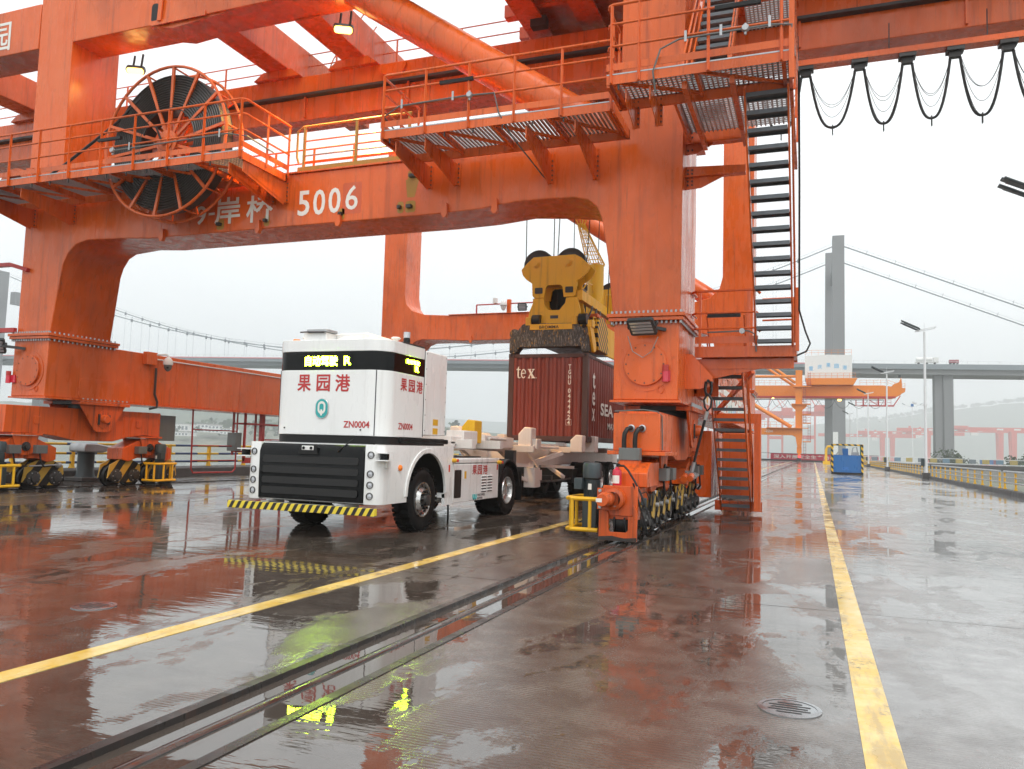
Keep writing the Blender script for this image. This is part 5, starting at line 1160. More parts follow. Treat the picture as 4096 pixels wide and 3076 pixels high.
obj('brake_tube', MB().tube([(-6.6, 19.3, .62), (-6.5, 20.5, .6), (-6.5, 22.0, .62)], .03, 8).box((-8.3, 20.2, .6), (-6.5, 20.35, .75)), 'dark_steel', tr_)
for y in (23.2, 24.55, 25.9):
    for s in (-1, 1):
        wheel(tr_, TX+s*1.2, y, s, True, .55)
obj('axles', MB().box((-8.4, 22.2, .5), (-6.5, 26.6, .9)), 'grease_black', tr_)
# ---------------------------------------------------------------- red container
CX0, CX1, CY0, CY1, CZ0, CZ1 = -8.45, -6.01, 21.9, 27.96, 1.66, 4.23
box = thing('shipping_container', 'worn dark red twenty foot container lettered tex hanging below the spreader', 'container', ((CX0+CX1)/2, (CY0+CY1)/2, CZ0))
def corrug(a0, a1, f0, depth, pitch, fixed, zlo, zhi, axis, sgn):
    """corrugated wall panel following a trapezoid wave"""
    pts = []; u = a0
    while u < a1-1e-6:
        for du, dd in ((0, 0), (pitch*.3, 0), (pitch*.5, -1), (pitch*.8, -1)):
            if u+du <= a1: pts.append((u+du, fixed+sgn*dd*depth))
        u += pitch
    pts.append((a1, fixed))
    m = MB(); n = len(pts)
    for z in (zlo, zhi):
        for u, f in pts: m.v.append((u, f, z) if axis == 'y' else (f, u, z))
    m.f = [(i, i+1, n+i+1, n+i) for i in range(n-1)]
    return m
fw_ = obj('front_wall', corrug(CX0+.17, CX1-.17, 0, .045, .245, CY0+.015, CZ0+.16, CZ1-.12, 'y', -1), 'container_red', box, smooth=False)
obj('side_wall', corrug(CY0+.17, CY1-.1, 0, .036, .28, CX1-.012, CZ0+.15, CZ1-.07, 'x', 1), 'container_red', box, smooth=False)
obj('side_wall', corrug(CY0+.17, CY1-.1, 0, .036, .28, CX0+.012, CZ0+.15, CZ1-.07, 'x', -1), 'container_red', box, smooth=False)
obj('roof', MB().box((CX0+.03, CY0+.05, CZ1-.06), (CX1-.03, CY1-.05, CZ1-.03)).box((CX0+.1, CY0+.1, CZ0+.1), (CX1-.1, CY1-.1, CZ0+.15)).box((CX0+.08, CY1-.06, CZ0+.12), (CX1-.08, CY1-.02, CZ1-.04)), 'container_red', box)
for x in (CX0, CX1-.17):
    for y in (CY0, CY1-.15): obj('corner_post', MB().box((x, y, CZ0+.12), (x+.17, y+.15, CZ1-.12)), 'container_dark', box, bev=.01)
for z0, z1 in ((CZ0+.02, CZ0+.17), (CZ1-.125, CZ1-.015)):
    obj('end_rail', MB().box((CX0+.17, CY0+.01, z0), (CX1-.17, CY0+.1, z1)), 'container_dark', box, bev=.008)
    for x in (CX0, CX1-.06): obj('side_rail', MB().box((x, CY0+.15, z0), (x+.06, CY1-.15, z1 if z0 < 3 else z0+.07)), 'container_dark', box, bev=.006)
for x in (CX0-.003, CX1-.175):
    for y in (CY0-.003, CY1-.175):
        for z in (CZ0, CZ1-.118):
            c = obj('corner_casting', MB().box((x, y, z), (x+.178, y+.178, z+.118)), 'container_dark', box, bev=.012)
            obj('casting_hole', MB().prism(rrect(x+.055, z+.03, x+.123, z+.09, .025), 'y', y-.001, y+.01).prism(rrect(y+.055, z+.03, y+.123, z+.09, .025), 'x', x+.17, x+.1795), 'grease_black', box)
# serif lettering drawn as outlines that lie on the wave crests
def serif_tex(x0, z0, h):
    m = MB(); w = h*.42
    def P(poly): m.prism([(x0+u*h, z0+v*h) for u, v in poly], 'y', CY0+.006, CY0+.012)
    P([(.1, .22), (.12, .08), (.22, 0), (.36, .02), (.4, .1), (.26, .08), (.22, .16), (.22, .68), (.36, .68), (.36, .76), (.22, .76), (.22, 1.0), (.16, .96), (.1, .8), (0, .74), (0, .68), (.1, .68)])
    e = [(.62+.23*math.cos(R(a)), .38+.38*math.sin(R(a))) for a in range(0, 321, 16)]; ei = [(.62+.13*math.cos(R(a)), .38+.3*math.sin(R(a))) for a in range(320, -1, -16)]
    P(e+ei); P([(.49, .37), (.84, .37), (.84, .45), (.49, .45)])
    x = 1.0
    P([(x, 0), (x+.2, 0), (x+.2, .05), (x+.14, .07), (x+.24, .28), (x+.36, .07), (x+.3, .05), (x+.3, 0), (x+.64, 0), (x+.64, .06), (x+.58, .07), (x+.36, .42), (x+.5, .68), (x+.58, .7), (x+.58, .76), (x+.36, .76), (x+.36, .7), (x+.42, .68), (x+.31, .5), (x+.22, .68), (x+.28, .7), (x+.28, .76), (x-.02, .76), (x-.02, .7), (x+.05, .68), (x+.2, .38), (x+.05, .07), (x, .05)])
    P([(x+.7, 0), (x+.76, 0), (x+.76, .07), (x+.7, .07)])
    return m
obj('lettering', serif_tex(-8.2, 3.5, .36), 'ink_white', box, smooth=False)
code = 'TGHU0444424'; z = 3.9
for i, ch in enumerate(code):
    if i == 4: z -= .09
    letter('lettering', ch, box, 'ink_white', 'y', -6.6, z-.13, -6.52, z, CY0+.008, .02)
    z -= .152
obj('code_frame', MB().tube([(-6.64, CY0+.008, z+.01), (-6.48, CY0+.008, z+.01), (-6.48, CY0+.008, z+.17), (-6.64, CY0+.008, z+.17)], .006, 4, True), 'ink_white', box)
m = MB()
xs_ = CX1+.003
for ch, y0_, h0, h1 in (('t', 22.42, 3.25, 3.72), ('e', 22.42, 2.75, 3.15), ('x', 22.42, 2.3, 2.66)): letter('lettering', ch, box, 'ink_white', 'x', y0_, h0, y0_+.3, h1, xs_, .015)
letter('lettering', 'SEA', box, 'ink_white', 'x', 23.4, 2.5, 25.0, 2.88, xs_, .04)
letter('lettering', 'MAX', box, 'ink_white', 'x', 24.3, 2.1, 25.3, 2.3, xs_, .01)
# ---------------------------------------------------------------- spreader with headblock
SY, SW = 'spreader_yellow', 'spreader_worn'
sp = thing('spreader', 'yellow container spreader with worn end beam hanging on ropes', 'spreader', (-7.22, 24.9, 4.4))
hb = [(-7.79, 7.13), (-6.51, 7.15), (-6.32, 7.05), (-6.03, 6.77), (-6.12, 6.6), (-6.3, 6.44), (-6.44, 6.36), (-6.46, 5.95), (-6.5, 5.9), (-6.83, 5.9), (-6.87, 6.2), (-6.96, 6.27), (-7.3, 6.27), (-7.38, 6.2), (-7.43, 5.9), (-7.74, 5.9), (-7.8, 5.97), (-7.82, 6.34), (-8.0, 6.46), (-8.12, 6.6), (-8.17, 6.77), (-8.0, 6.95)]
for y in (22.0, 22.6, 27.2, 27.8):
    o = obj('headblock_plate', MB().prism(hb, 'y', y, y+.06), SY, sp, bev=.008)
for x, z in ((-7.71, 6.94), (-6.71, 6.95)):
    for yy in (22.35, 27.45):
        obj('sheave', MB().lathe((x, yy, z), (0, 1, 0), [(.1, -.12), (.3, -.08), (.42, -.1), (.46, -.12), (.43, -.05), (.43, .05), (.46, .12), (.42, .1), (.3, .08), (.1, .12)], 36), 'dark_steel', sp)
    obj('sheave_pin', MB().lathe((x, 22.0, z-.02), (0, -1, 0), [(.13, 0), (.13, .02), (.1, .02), (.1, .05), (.075, .05), (.075, .08), (.001, .08)], 20), 'spreader_yellow', sp)
for x in (-7.6, -6.66): obj('cover_plate', MB().prism(rrect(x-.12, 6.02, x+.12, 6.2, .03), 'y', 21.99, 21.997), 'dark_steel', sp)
obj('headblock_beam', MB().box((-7.7, 22.1, 6.3), (-6.55, 22.55, 6.7)).box((-6.45, 22.08, 5.8), (-6.28, 27.8, 6.1)).box((-7.98, 22.7, 5.8), (-7.84, 27.8, 6.1)), SY, sp, bev=.01)
lower = [(-7.78, 5.88), (-7.78, 5.74), (-7.88, 5.5), (-7.95, 5.1), (-6.42, 5.08), (-6.3, 5.45), (-6.38, 5.76), (-6.4, 5.88), (-6.75, 5.88), (-6.78, 5.72), (-6.95, 5.52), (-7.28, 5.52), (-7.42, 5.7), (-7.44, 5.88)]
for y in (22.0, 22.5): obj('leg_plate', MB().prism(lower, 'y', y, y+.07), SY, sp, bev=.01)
obj('main_beam', MB().box((-7.9, 22.1, 5.05), (-6.45, 27.6, 5.5)).box((-8.2, 22.6, 4.72), (-6.2, 27.2, 5.0)), 'dark_steel', sp, bev=.01)
obj('inner_block', MB().box((-7.76, 22.75, 5.56), (-6.5, 23.3, 6.32)), 'grease_black', sp)
for k in range(4): obj('hose', MB().tube([(-7.6+k*.33, 22.7, 5.5), (-7.55+k*.33, 22.66, 5.8), (-7.5+k*.3, 22.68, 6.2)], .03, 6), 'cable_black', sp)
for k in range(3): obj('side_hose', MB().tube([(-6.2, 22.3+k*.5, 5.2), (-6.12, 22.5+k*.5, 5.55), (-6.2, 22.9+k*.5, 5.75)], .028, 6), 'cable_black', sp)
obj('type_plate', MB().box((-7.22, 21.99, 5.27), (-6.98, 21.997, 5.36)), 'ink_dark', sp)
eb = [(-8.42, 4.24), (-8.42, 4.62), (-8.3, 4.75), (-8.05, 5.08), (-7.95, 5.12), (-6.4, 5.1), (-6.28, 5.0), (-6.1, 4.72), (-6.02, 4.65), (-6.0, 4.26), (-6.2, 4.26), (-6.25, 4.42), (-8.12, 4.42), (-8.22, 4.3), (-8.24, 4.24)]
obj('end_beam', MB().prism(eb, 'y', 21.86, 22.25), SW, sp, bev=.012)
obj('end_beam_top', MB().box((-7.8, 21.845, 4.92), (-6.5, 21.87, 5.09)), SY, sp, bev=.01)
letter('lettering', 'BROMMA', sp, 'dark_steel', 'y', -7.5, 4.95, -6.9, 5.04, 21.84, .01)
for x in (-7.62, -6.2):
    obj('roller', MB().cyl((x-.12, 21.95, 5.22), (x+.12, 21.95, 5.22), .16, 20), 'grease_black', sp)
    obj('roller_arm', MB().box((x-.32, 21.85, 5.06), (x-.15, 22.0, 5.3)), SY, sp, bev=.01)
for x in (-8.3, -6.1): obj('twistlock_housing', MB().cyl((x, 21.9, 4.82), (x, 22.15, 4.82), .15, 16).box((x-.12, 21.84, 4.3), (x+.12, 22.1, 4.7)), SW, sp, bev=.01)
for y in (21.6, 27.6):
    obj('corner_flipper', MB().prism([(y, 4.95), (y+.35, 5.0), (y+.75, 4.5), (y+.7, 4.3), (y+.5, 4.26)], 'x', -5.98, -5.9).box((-6.0, y+.1, 4.95), (-5.86, y+.4, 5.15)), SY, sp, bev=.01)
obj('power_pack', MB().prism([(22.7, 4.4), (22.55, 5.05), (22.75, 5.35), (23.2, 5.45), (23.75, 5.25), (23.9, 4.4)], 'x', -6.3, -5.92), 'hazard_spreader', sp, bev=.02)
obj('power_pack_cap', MB().box((-6.3, 22.8, 5.4), (-6.0, 23.3, 5.52)), OP, sp, bev=.02)
obj('guard_hoop', MB().tube([(-5.95, 22.1, 5.05), (-5.95, 22.15, 5.3), (-5.95, 22.4, 5.32), (-5.95, 22.5, 5.1)], .02, 6).tube([(-6.25, 22.0, 6.1), (-6.15, 22.1, 6.3), (-6.1, 22.5, 6.32), (-6.1, 22.6, 6.1)], .02, 6), SY, sp)
obj('side_frame', MB().prism([(24.0, 4.4), (23.9, 5.2), (24.3, 5.3), (25.8, 5.3), (26, 4.4)], 'x', -6.1, -6.04), SY, sp, bev=.01)
# yellow column with conical ladder cage that carries the spreader cable basket
obj('basket', MB().cyl((-6.67, 25., 6.2), (-6.67, 25., 7.5), .26, 24), 'yellow_paint', sp)
for k in range(10):
    a = 2*math.pi*k/10
    obj('cage_bar', MB().cyl((-6.67+.3*math.cos(a)*1.0, 25+.3*math.sin(a), 7.5), (-7.2+.12*math.cos(a), 25+.12*math.sin(a), 8.9), .016, 6), 'yellow_paint', sp)
for t in (.1, .3, .5, .7, .85, 1.):
    c = Vector((-6.67-.53*t, 25, 7.5+1.4*t)); r_ = .3-.18*t
    obj('cage_ring', MB().tube([(c.x+r_*math.cos(2*math.pi*i/16), c.y+r_*math.sin(2*math.pi*i/16), c.z) for i in range(16)], .013, 6, True), 'yellow_paint', sp)
for k in range(4): obj('cage_top', MB().cyl((-7.2+.1*math.cos(k*1.57), 25+.1*math.sin(k*1.57), 8.9), (-7.2+.4*math.cos(k*1.57), 25+.4*math.sin(k*1.57), 9.6), .02, 6), 'yellow_paint', sp)
obj('ladder_hoop', MB().tube([(-6.3, 25.6, 6.2), (-6.3, 25.6, 7.3), (-6.05, 25.6, 7.35), (-5.9, 25.6, 7.1), (-5.9, 25.6, 6.2)], .02, 6).tube([(-6.3, 25.4, 6.8), (-5.9, 25.5, 6.8)], .016, 6), 'yellow_paint', sp)
obj('second_basket', MB().box((-6.45, 25.4, 5.9), (-5.85, 26.4, 6.6)), 'yellow_paint', sp, bev=.04)
obj('deck_rail', MB().tube([(-7.6, 23., 7.35), (-6.9, 23., 7.4)], .012, 6).cyl((-7.3, 23., 6.3), (-7.3, 23., 7.38), .012, 6), SY, sp)
for k, (x, y, xt, yt) in enumerate([(-8.15, 22.35, -8.2, 22.35), (-7.27, 22.35, -7.27, 22.3), (-7.15, 22.35, -6.85, 21.9), (-6.25, 22.35, -5.9, 22.2), (-8.15, 27.45, -8.2, 27.5), (-7.27, 27.45, -7.2, 27.5), (-6.27, 27.45, -6.2, 27.6), (-5.9, 23.6, -5.75, 23.4)]):
    obj('hoist_rope', MB().cyl((x, y, 6.95 if k < 7 else 5.5), (xt, yt, 12.5), .016, 6), 'cable_black', sp)
# ---------------------------------------------------------------- fire extinguisher on the near right bogie
fe = thing('fire_extinguisher', 'red fire extinguisher with white label standing on the near right bogie', 'fire extinguisher', (-3.03, 12.98, .9))
obj('bottle', MB().lathe((-3.03, 12.98, .9), (0, 0, 1), [(.001, 0), (.07, 0), (.078, .02), (.078, .2), (.07, .25), (.035, .275), (.03, .3), (.001, .3)], 20), 'extinguisher_red', fe)
lb = [( -3.03+.0795*math.cos(R(a)), 12.98+.0795*math.sin(R(a))) for a in range(215, 316, 12)]
mm = MB(); n = len(lb); mm.v = [(x, y, .93) for x, y in lb]+[(x, y, 1.06) for x, y in lb]; mm.f = [(i, i+1, n+i+1, n+i) for i in range(n-1)]
obj('paper_label', mm, 'ink_white', fe)
obj('valve', MB().cyl((-3.03, 12.98, 1.2), (-3.03, 12.98, 1.25), .02, 10).bar((-3.1, 12.98, 1.26), (-2.98, 12.98, 1.24), .03, .02), 'black_plastic', fe)
obj('hose', MB().tube([(-3.0, 12.95, 1.22), (-2.9, 12.9, 1.22), (-2.82, 12.86, 1.15), (-2.7, 12.82, .98), (-2.6, 12.8, .8), (-2.5, 12.8, .55), (-2.44, 12.8, .4)], .018, 8), 'cable_black', fe)
# ---------------------------------------------------------------- railing along the right edge
def rail_seg(y0, y1, lab):
    t = thing('railing', lab, 'railing', (8.02, y0, .235), 'yellow railing sections along the right edge')
    n = max(1, round((y1-y0-.3)/2.05)); proto = None
    for i in range(n+1):
        y = y0+.12+(y1-y0-.24)*i/n
        if proto is None:
            proto = obj('post', MB().prism([(7.95, .236), (8.1, .236), (8.06, .33), (8.06, .98), (7.99, .98), (7.99, .33)], 'y', y-.05, y+.05), 'yellow_paint', t, bev=.008); py = y
        else: dup_part(proto, (0, y-py, 0), t)
    for z, r_ in ((1.01, .05), (.76, .032), (.53, .032)): obj('rail', MB().tube([(8.02, y0, z), (8.02, y1, z)], r_, 8), 'galvanised', t)
edges = [(14.5, 41.4), (42.2, 64.6), (66.0, 97.0), (98.4, 129.2), (130.6, 161.5), (162.6, 198)]
words = ['nearest yellow post railing at the right edge, ending at the gap', 'yellow post railing between the gap and the nearest full lamp pole', 'yellow post railing between the nearest and second lamp poles', 'yellow post railing beside the blue equipment box, past the second pole', 'yellow post railing past the third lamp pole', 'farthest yellow post railing at the end of the quay']
for (a, b), l in zip(edges, words): rail_seg(a, b, l)
# ---------------------------------------------------------------- lamp poles
def lamp_pole(x, y, lab, h=11.):
    if y < 40: x += .25
    t = thing('lamp_pole', lab, 'lamp pole', (x, y, 0), 'white lamp poles along the right edge')
    obj('pole', MB().cyl((x, y, .25), (x, y, h-.15), .115, 16, .075), 'pole_white', t)
    obj('footing', MB().prism([(x-.26, y-.26), (x+.26, y-.26), (x+.26, y+.26), (x-.26, y+.26)], 'z', 0, .46), 'concrete_dark', t, bev=.02)
    obj('bracket', MB().tube([(x-.6, y-.3, h-.1), (x+.75, y-.3, h+.18), (x+.6, y+.3, h+.1), (x-.6, y+.3, h-.1)], .03, 6, True).bar((x-.5, y, h-.15), (x+.7, y, h+.1), .06, .05).cyl((x, y, h), (x, y, h+.55), .015, 6), 'pole_white', t)
    for dy, dz in ((-.45, .0), (.0, .12), (.45, .02)):
        a, b = Vector((x-.35, y+dy, h+dz)), Vector((x-1.55, y+dy, h+.62+dz))
        obj('lamp_head', MB().bar(a, b, .3, .07).bar(a+Vector((.02, 0, -.045)), b+Vector((.15, 0, -.13)), .26, .03), 'motor_grey', t, bev=.02)
    obj('camera', MB().bar((x, y-.1, 5.4), (x-.55, y-.1, 5.4), .04, .04).bar((x-.6, y-.15, 5.5), (x-.85, y-.25, 5.62), .14, .14).cyl((x, y, 5.33), (x, y, 5.5), .14, 12), 'pole_white', t)
    obj('switch_box', MB().box((x-.35, y-.3, .95), (x-.12, y-.1, 1.5)), 'motor_grey', t, bev=.02)
for y, l in ((32.7, 'lamp pole just outside the right edge, only its two lamp heads in view'), (65.3, 'nearest full white lamp pole standing on the kerb at right'), (97.7, 'second white lamp pole, right of the blue box'), (130., 'third white lamp pole, just right of the blue box top'), (162., 'fourth white lamp pole seen before the hazy hill'), (193., 'farthest white lamp pole beside the concrete pylon')): lamp_pole(7.72, y, l)
dl = thing('lamp_pole', 'far double armed lamp pole on the ramp beyond the railing', 'lamp pole', (31.5, 300, -2), 'lamp poles on the ramp')
obj('pole', MB().cyl((31.5, 300, -2), (31.5, 300, 19.3), .16, 10, .1), 'pole_white', dl)
obj('arms', MB().tube([(29.2, 300, 19.6), (30.2, 300, 19.1), (32.8, 300, 19.1), (33.8, 300, 19.6)], .07, 6), 'pole_white', dl)
for s in (-1, 1): obj('lamp_head', MB().bar((31.5+s*2.2, 300, 19.5), (31.5+s*3.1, 300, 20.1), .4, .14), 'bridge_steel', dl)
obj('box', MB().box((31.1, 299.7, 19.0), (31.9, 300.3, 19.9)), 'blue_paint', dl)
# ---------------------------------------------------------------- ramp behind the railing: deck, striped parapet
rampx = [(26, 120), (34, 150), (44, 190), (60, 240)]
rp = thing('ramp', 'curving concrete ramp with blue and yellow parapet beyond the railing', 'ramp', (45, 165, -6))
RA, RB = Vector((9.2, 178, 0)), Vector((120, 118, 0)); dr = (RB-RA).normalized(); nr = Vector((dr.y, -dr.x, 0))
obj('deck', MB().bar(RA+Vector((0, 0, .1)), RB+Vector((0, 0, .1)), 9, .9), 'concrete_dark', rp)
obj('fascia', MB().bar(RA+nr*4.4+Vector((0, 0, -1.2)), RB+nr*4.4+Vector((0, 0, -1.2)), .5, 1.7), 'concrete', rp)
for k in range(56):
    p = RA+nr*4.3+dr*(2+k*2.2); q = p+dr*1.1
    obj('parapet_block', MB().bar(p+Vector((0, 0, 1.2)), q+Vector((0, 0, 1.2)), .3, .75), ('parapet_yellow', 'bridge_steel', 'parapet_blue')[0 if k % 2 == 0 else (1 if k % 4 == 1 else 2)], rp)
obj('parapet_rail', MB().bar(RA+nr*4.3+Vector((0, 0, 1.62)), RB+nr*4.3+Vector((0, 0, 1.62)), .16, .1).bar(RA+nr*4.3+Vector((0, 0, .72)), RB+nr*4.3+Vector((0, 0, .72)), .2, .14), 'pole_white', rp)
for k in range(5):
    p = RA+dr*(12+k*24); obj('column', MB().cyl((p.x, p.y, -6), (p.x, p.y, -.3), .9, 16), 'concrete', rp)
# ---------------------------------------------------------------- blue equipment box
be = thing('equipment_box', 'blue equipment box in a black and yellow striped cage on the quay', 'equipment box', (2.64, 72.5, 0))
X0, X1, Y0, Y1, Zt = 1.42, 3.88, 71.6, 73.6, 2.5
obj('body', MB().box((X0+.16, Y0+.05, .15), (X1-.16, Y1-.05, 1.58)), 'blue_paint', be, bev=.01)
obj('base', MB().box((X0, Y0, .02), (X1, Y1, .16)), 'grease_black', be, bev=.01)
for x in (X0, X1-.16):
    for y in (Y0, Y1-.16): obj('post', MB().box((x, y, .16), (x+.16, y+.16, Zt-.12)), 'hazard_post' if y == Y0 else 'green_paint', be)
obj('top_frame', MB().box((X0, Y0, Zt-.12), (X1, Y0+.12, Zt)), 'hazard_post', be)
obj('top_side', MB().box((X0, Y0+.12, Zt-.12), (X0+.12, Y1, Zt)).box((X1-.12, Y0+.12, Zt-.12), (X1, Y1, Zt)).box((X0+.12, Y1-.12, Zt-.12), (X1-.12, Y1, Zt)), 'green_paint', be)
obj('inner_machine', MB().box((2.3, 72.2, 1.58), (2.75, 72.8, 2.15)), 'blue_paint', be, bev=.03)
obj('pipes', MB().tube([(1.8, 72, 1.6), (2.2, 72.1, 2.15), (2.3, 72.1, 1.6)], .05, 8).tube([(3.0, 72, 1.6), (3.1, 72.1, 2.2), (3.4, 72.2, 2.3), (3.5, 72.2, 1.6)], .05, 8).box((3.1, 72.6, 1.6), (3.6, 72.9, 1.85)), 'galvanised', be)
letter('lettering', 'OPS', be, 'ink_blue', 'y', 2.3, .35, 2.75, .6, Y0+.045, 0)
# ---------------------------------------------------------------- the next crane down the quay
fc = thing('quay_crane', 'distant orange quay crane with white machine house down the quay', 'crane', (-3, 183, 0))
OF = 'orange_far'
YQ = 183.
obj('leg', MB().prism([(-3.6, 5.7), (-3.55, 19.9), (-2.16, 19.9), (-2.14, 6.0), (-2.35, 3.2), (-3.2, 3.2)], 'y', YQ, YQ+1.4), OF, fc, bev=.02)
obj('leg_foot', MB().box((-3.3, YQ+.1, 1.9), (-2.3, YQ+1.3, 3.2)).box((-3.1, YQ-.4, .9), (-2.5, YQ+1.6, 1.9)), OF, fc, bev=.02)
obj('bogie', MB().box((-3.3, YQ-1.6, .15), (-2.4, YQ+3, .85)), 'dark_steel', fc, bev=.05)
obj('tail_lamp', MB().box((-2.95, YQ-1.65, .9), (-2.45, YQ-1.6, 1.4)), 'lamp_red', fc)
obj('portal_beam', MB().prism([(-19, 5.75), (-4.3, 5.75), (-3.6, 5.4), (-3.55, 7.21), (-19, 7.21)], 'y', YQ+.1, YQ+1.3), OF, fc, bev=.02)
obj('beam_platform', MB().box((-9.5, YQ-.8, 7.212), (-.9, YQ+.2, 7.35)), OF, fc)
letter('lettering', '-22m', fc, 'ink_white', 'y', -10.0, 6.3, -8.2, 6.85, YQ+.09, .01)
obj('girder', MB().prism([(-24, 14.55), (16.5, 14.55), (18.3, 15.5), (18.4, 16.3), (14, 16.9), (-24, 16.9)], 'y', YQ+4, YQ+5.4), OF, fc, bev=.02)
obj('girder_lip', MB().box((-24, YQ+3.9, 14.2), (16.5, YQ+5.5, 14.54)), 'red_paint', fc)
obj('girder', MB().prism([(-24, 14.55), (16.5, 14.55), (18.3, 15.5), (18.4, 16.3), (14, 16.9), (-24, 16.9)], 'y', YQ+12, YQ+13.4), OF, fc)
mh = obj('machine_house', MB().prism([(-1.67, 18.4), (7.94, 18.4), (7.94, 23.45), (3, 23.6), (-1.67, 23.35)], 'y', YQ+3, YQ+14), 'house_white', fc, bev=.03)
obj('house_floor', MB().prism([(-1.5, 18.38), (9.0, 18.38), (8.2, 16.95), (-1.3, 16.95)], 'y', YQ+2.6, YQ+14.4), OF, fc)
for i, (ch, x, z) in enumerate((('重', -.85, 20.1), ('庆', .95, 20.45), ('果', 2.7, 20.8), ('园', 4.35, 20.6), ('港', 6.0, 20.25))): letter('lettering', ch, fc, 'ink_skyblue', 'y', x, z, x+.9, z+.95, YQ+2.98, .01)
def thinrail(par, pts, h=1.1, mat='orange_far', sp=1.2, r=.03):
    m = MB()
    for (a, b) in zip(pts[:-1], pts[1:]):
        a, b = Vector(a), Vector(b); n = max(1, int((b-a).length/sp))
        for k in (h, h*.5): m.cyl(a+Vector((0, 0, k)), b+Vector((0, 0, k)), r, 5)
        for i in range(n+1): p = a+(b-a)*i/n; m.cyl(p, p+Vector((0, 0, h)), r, 5)
    return obj('railing', m, mat, par)
thinrail(fc, [(-1.6, YQ+3, 23.5), (7.8, YQ+3, 23.5)]); thinrail(fc, [(-1., YQ+2.7, 18.4), (8.6, YQ+2.7, 18.4)], 1.1); thinrail(fc, [(-20, YQ+4, 16.95), (-4.2, YQ+4, 16.95)], 1.1)
thinrail(fc, [(9.5, YQ+4, 16.95), (15., YQ+4, 16.95), (17.5, YQ+4, 15.9), (18.3, YQ+4, 16.3)], 1.1); thinrail(fc, [(-16, YQ-.7, 7.35), (-3.8, YQ-.7, 7.35)], 1.2)
obj('brace_tube', MB().cyl((-14, YQ+1, 24.9), (-3.6, YQ+.8, 17.2), .32, 16).cyl((-14, YQ+8, 24.1), (-3.6, YQ+8, 16.8), .32, 16), OF, fc)
obj('brace_tube', MB().cyl((-13.5, YQ+.7, 13.1), (-4.4, YQ+.7, 7.5), .42, 16).cyl((-14, YQ+.7, 18.6), (-3.5, YQ+.7, 18.6), .3, 14), OF, fc)
obj('hook_cage', MB().box((8.5, YQ+3, 12.3), (16.1, YQ+3.2, 12.6)).box((8.6, YQ+3, 12.6), (8.75, YQ+3.2, 13.6)).box((10.0, YQ+3, 12.6), (10.25, YQ+3.2, 14.3)).box((12.9, YQ+3, 12.6), (13.2, YQ+3.2, 14.5)).box((14.3, YQ+3, 12.6), (14.6, YQ+3.2, 14.5)).bar((16, YQ+3.1, 12.5), (17.3, YQ+3.1, 14.6), .2, .2).bar((10.2, YQ+3.1, 14.4), (12.8, YQ+3.1, 12.7), .15, .15), 'red_paint', fc)
thinrail(fc, [(8.6, YQ+3, 12.6), (15.5, YQ+3, 12.6)], 1.1, 'red_paint')
obj('nose_bracket', MB().prism([(15.6, 16.6), (16.2, 17.2), (17.2, 17.6), (17.6, 18.6), (17.75, 17.0), (17.7, 16.4)], 'y', YQ+4, YQ+5), OF, fc); obj('nose_lamp', MB().box((17.0, YQ+4, 18.6), (17.5, YQ+4.4, 19.1)), 'motor_grey', fc)
fr2 = obj('festoon_rail', MB().box((-20, YQ+2, 13.55), (14, YQ+2.2, 13.7)), 'dark_steel', fc)
for k in range(10):
    a = -18+k*3.2
    obj('festoon_cable', MB().tube([(a+3.2*i/12, YQ+2.1, 13.5-1.7*(1-abs(2*i/12-1)**2.2)) for i in range(13)], .04, 5), 'cable_black', fc)
obj('lit_lamp', MB().box((5.0, YQ+2, 13.4), (5.7, YQ+2.4, 13.75)), 'sodium', fc); obj('lit_lamp', MB().box((-8.5, YQ+2, 13.8), (-8.1, YQ+2.3, 14.0)), 'sodium', fc)
for z, x0, x1 in ((12.4, -4.4, -.45), (16.2, -4.15, -.4), (8.3, -2.1, -.45), (4.3, -2.1, -.45), (10.2, -2.1, -.45)):
    obj('platform', MB().box((x0, YQ-.6, z), (x1, YQ+1.5, z+.18)), OF, fc); thinrail(fc, [(max(x0, -2), YQ-.6, z+.18), (x1, YQ-.6, z+.18)], 1.1, 'red_paint', .6)
for k, (z0, z1, x) in enumerate(((.4, 4.3, -1.7), (4.4, 8.2, -.75), (8.4, 10.2, -1.7), (10.3, 12.4, -.75), (12.6, 16.2, -1.7), (16.4, 19.5, -.75))):
    s_ = obj('ladder_stair', MB().box((x-.3, YQ-.3, z0), (x-.24, YQ-.2, z1)).box((x+.24, YQ-.3, z0), (x+.3, YQ-.2, z1)), 'red_paint', fc)
    for i in range(int((z1-z0)/.32)): obj('tread', MB().box((x-.24, YQ-.32, z0+.16+i*.32), (x+.24, YQ-.1, z0+.22+i*.32)), 'steel_tread', s_)
obj('leg_bracket', MB().prism([(-4.4, 12.4), (-4.3, 11.9), (-3.5, 11.2), (-2.2, 11.2), (-1.3, 11.9), (-1.2, 12.4)], 'y', YQ-.1, YQ-.02), OF, fc)
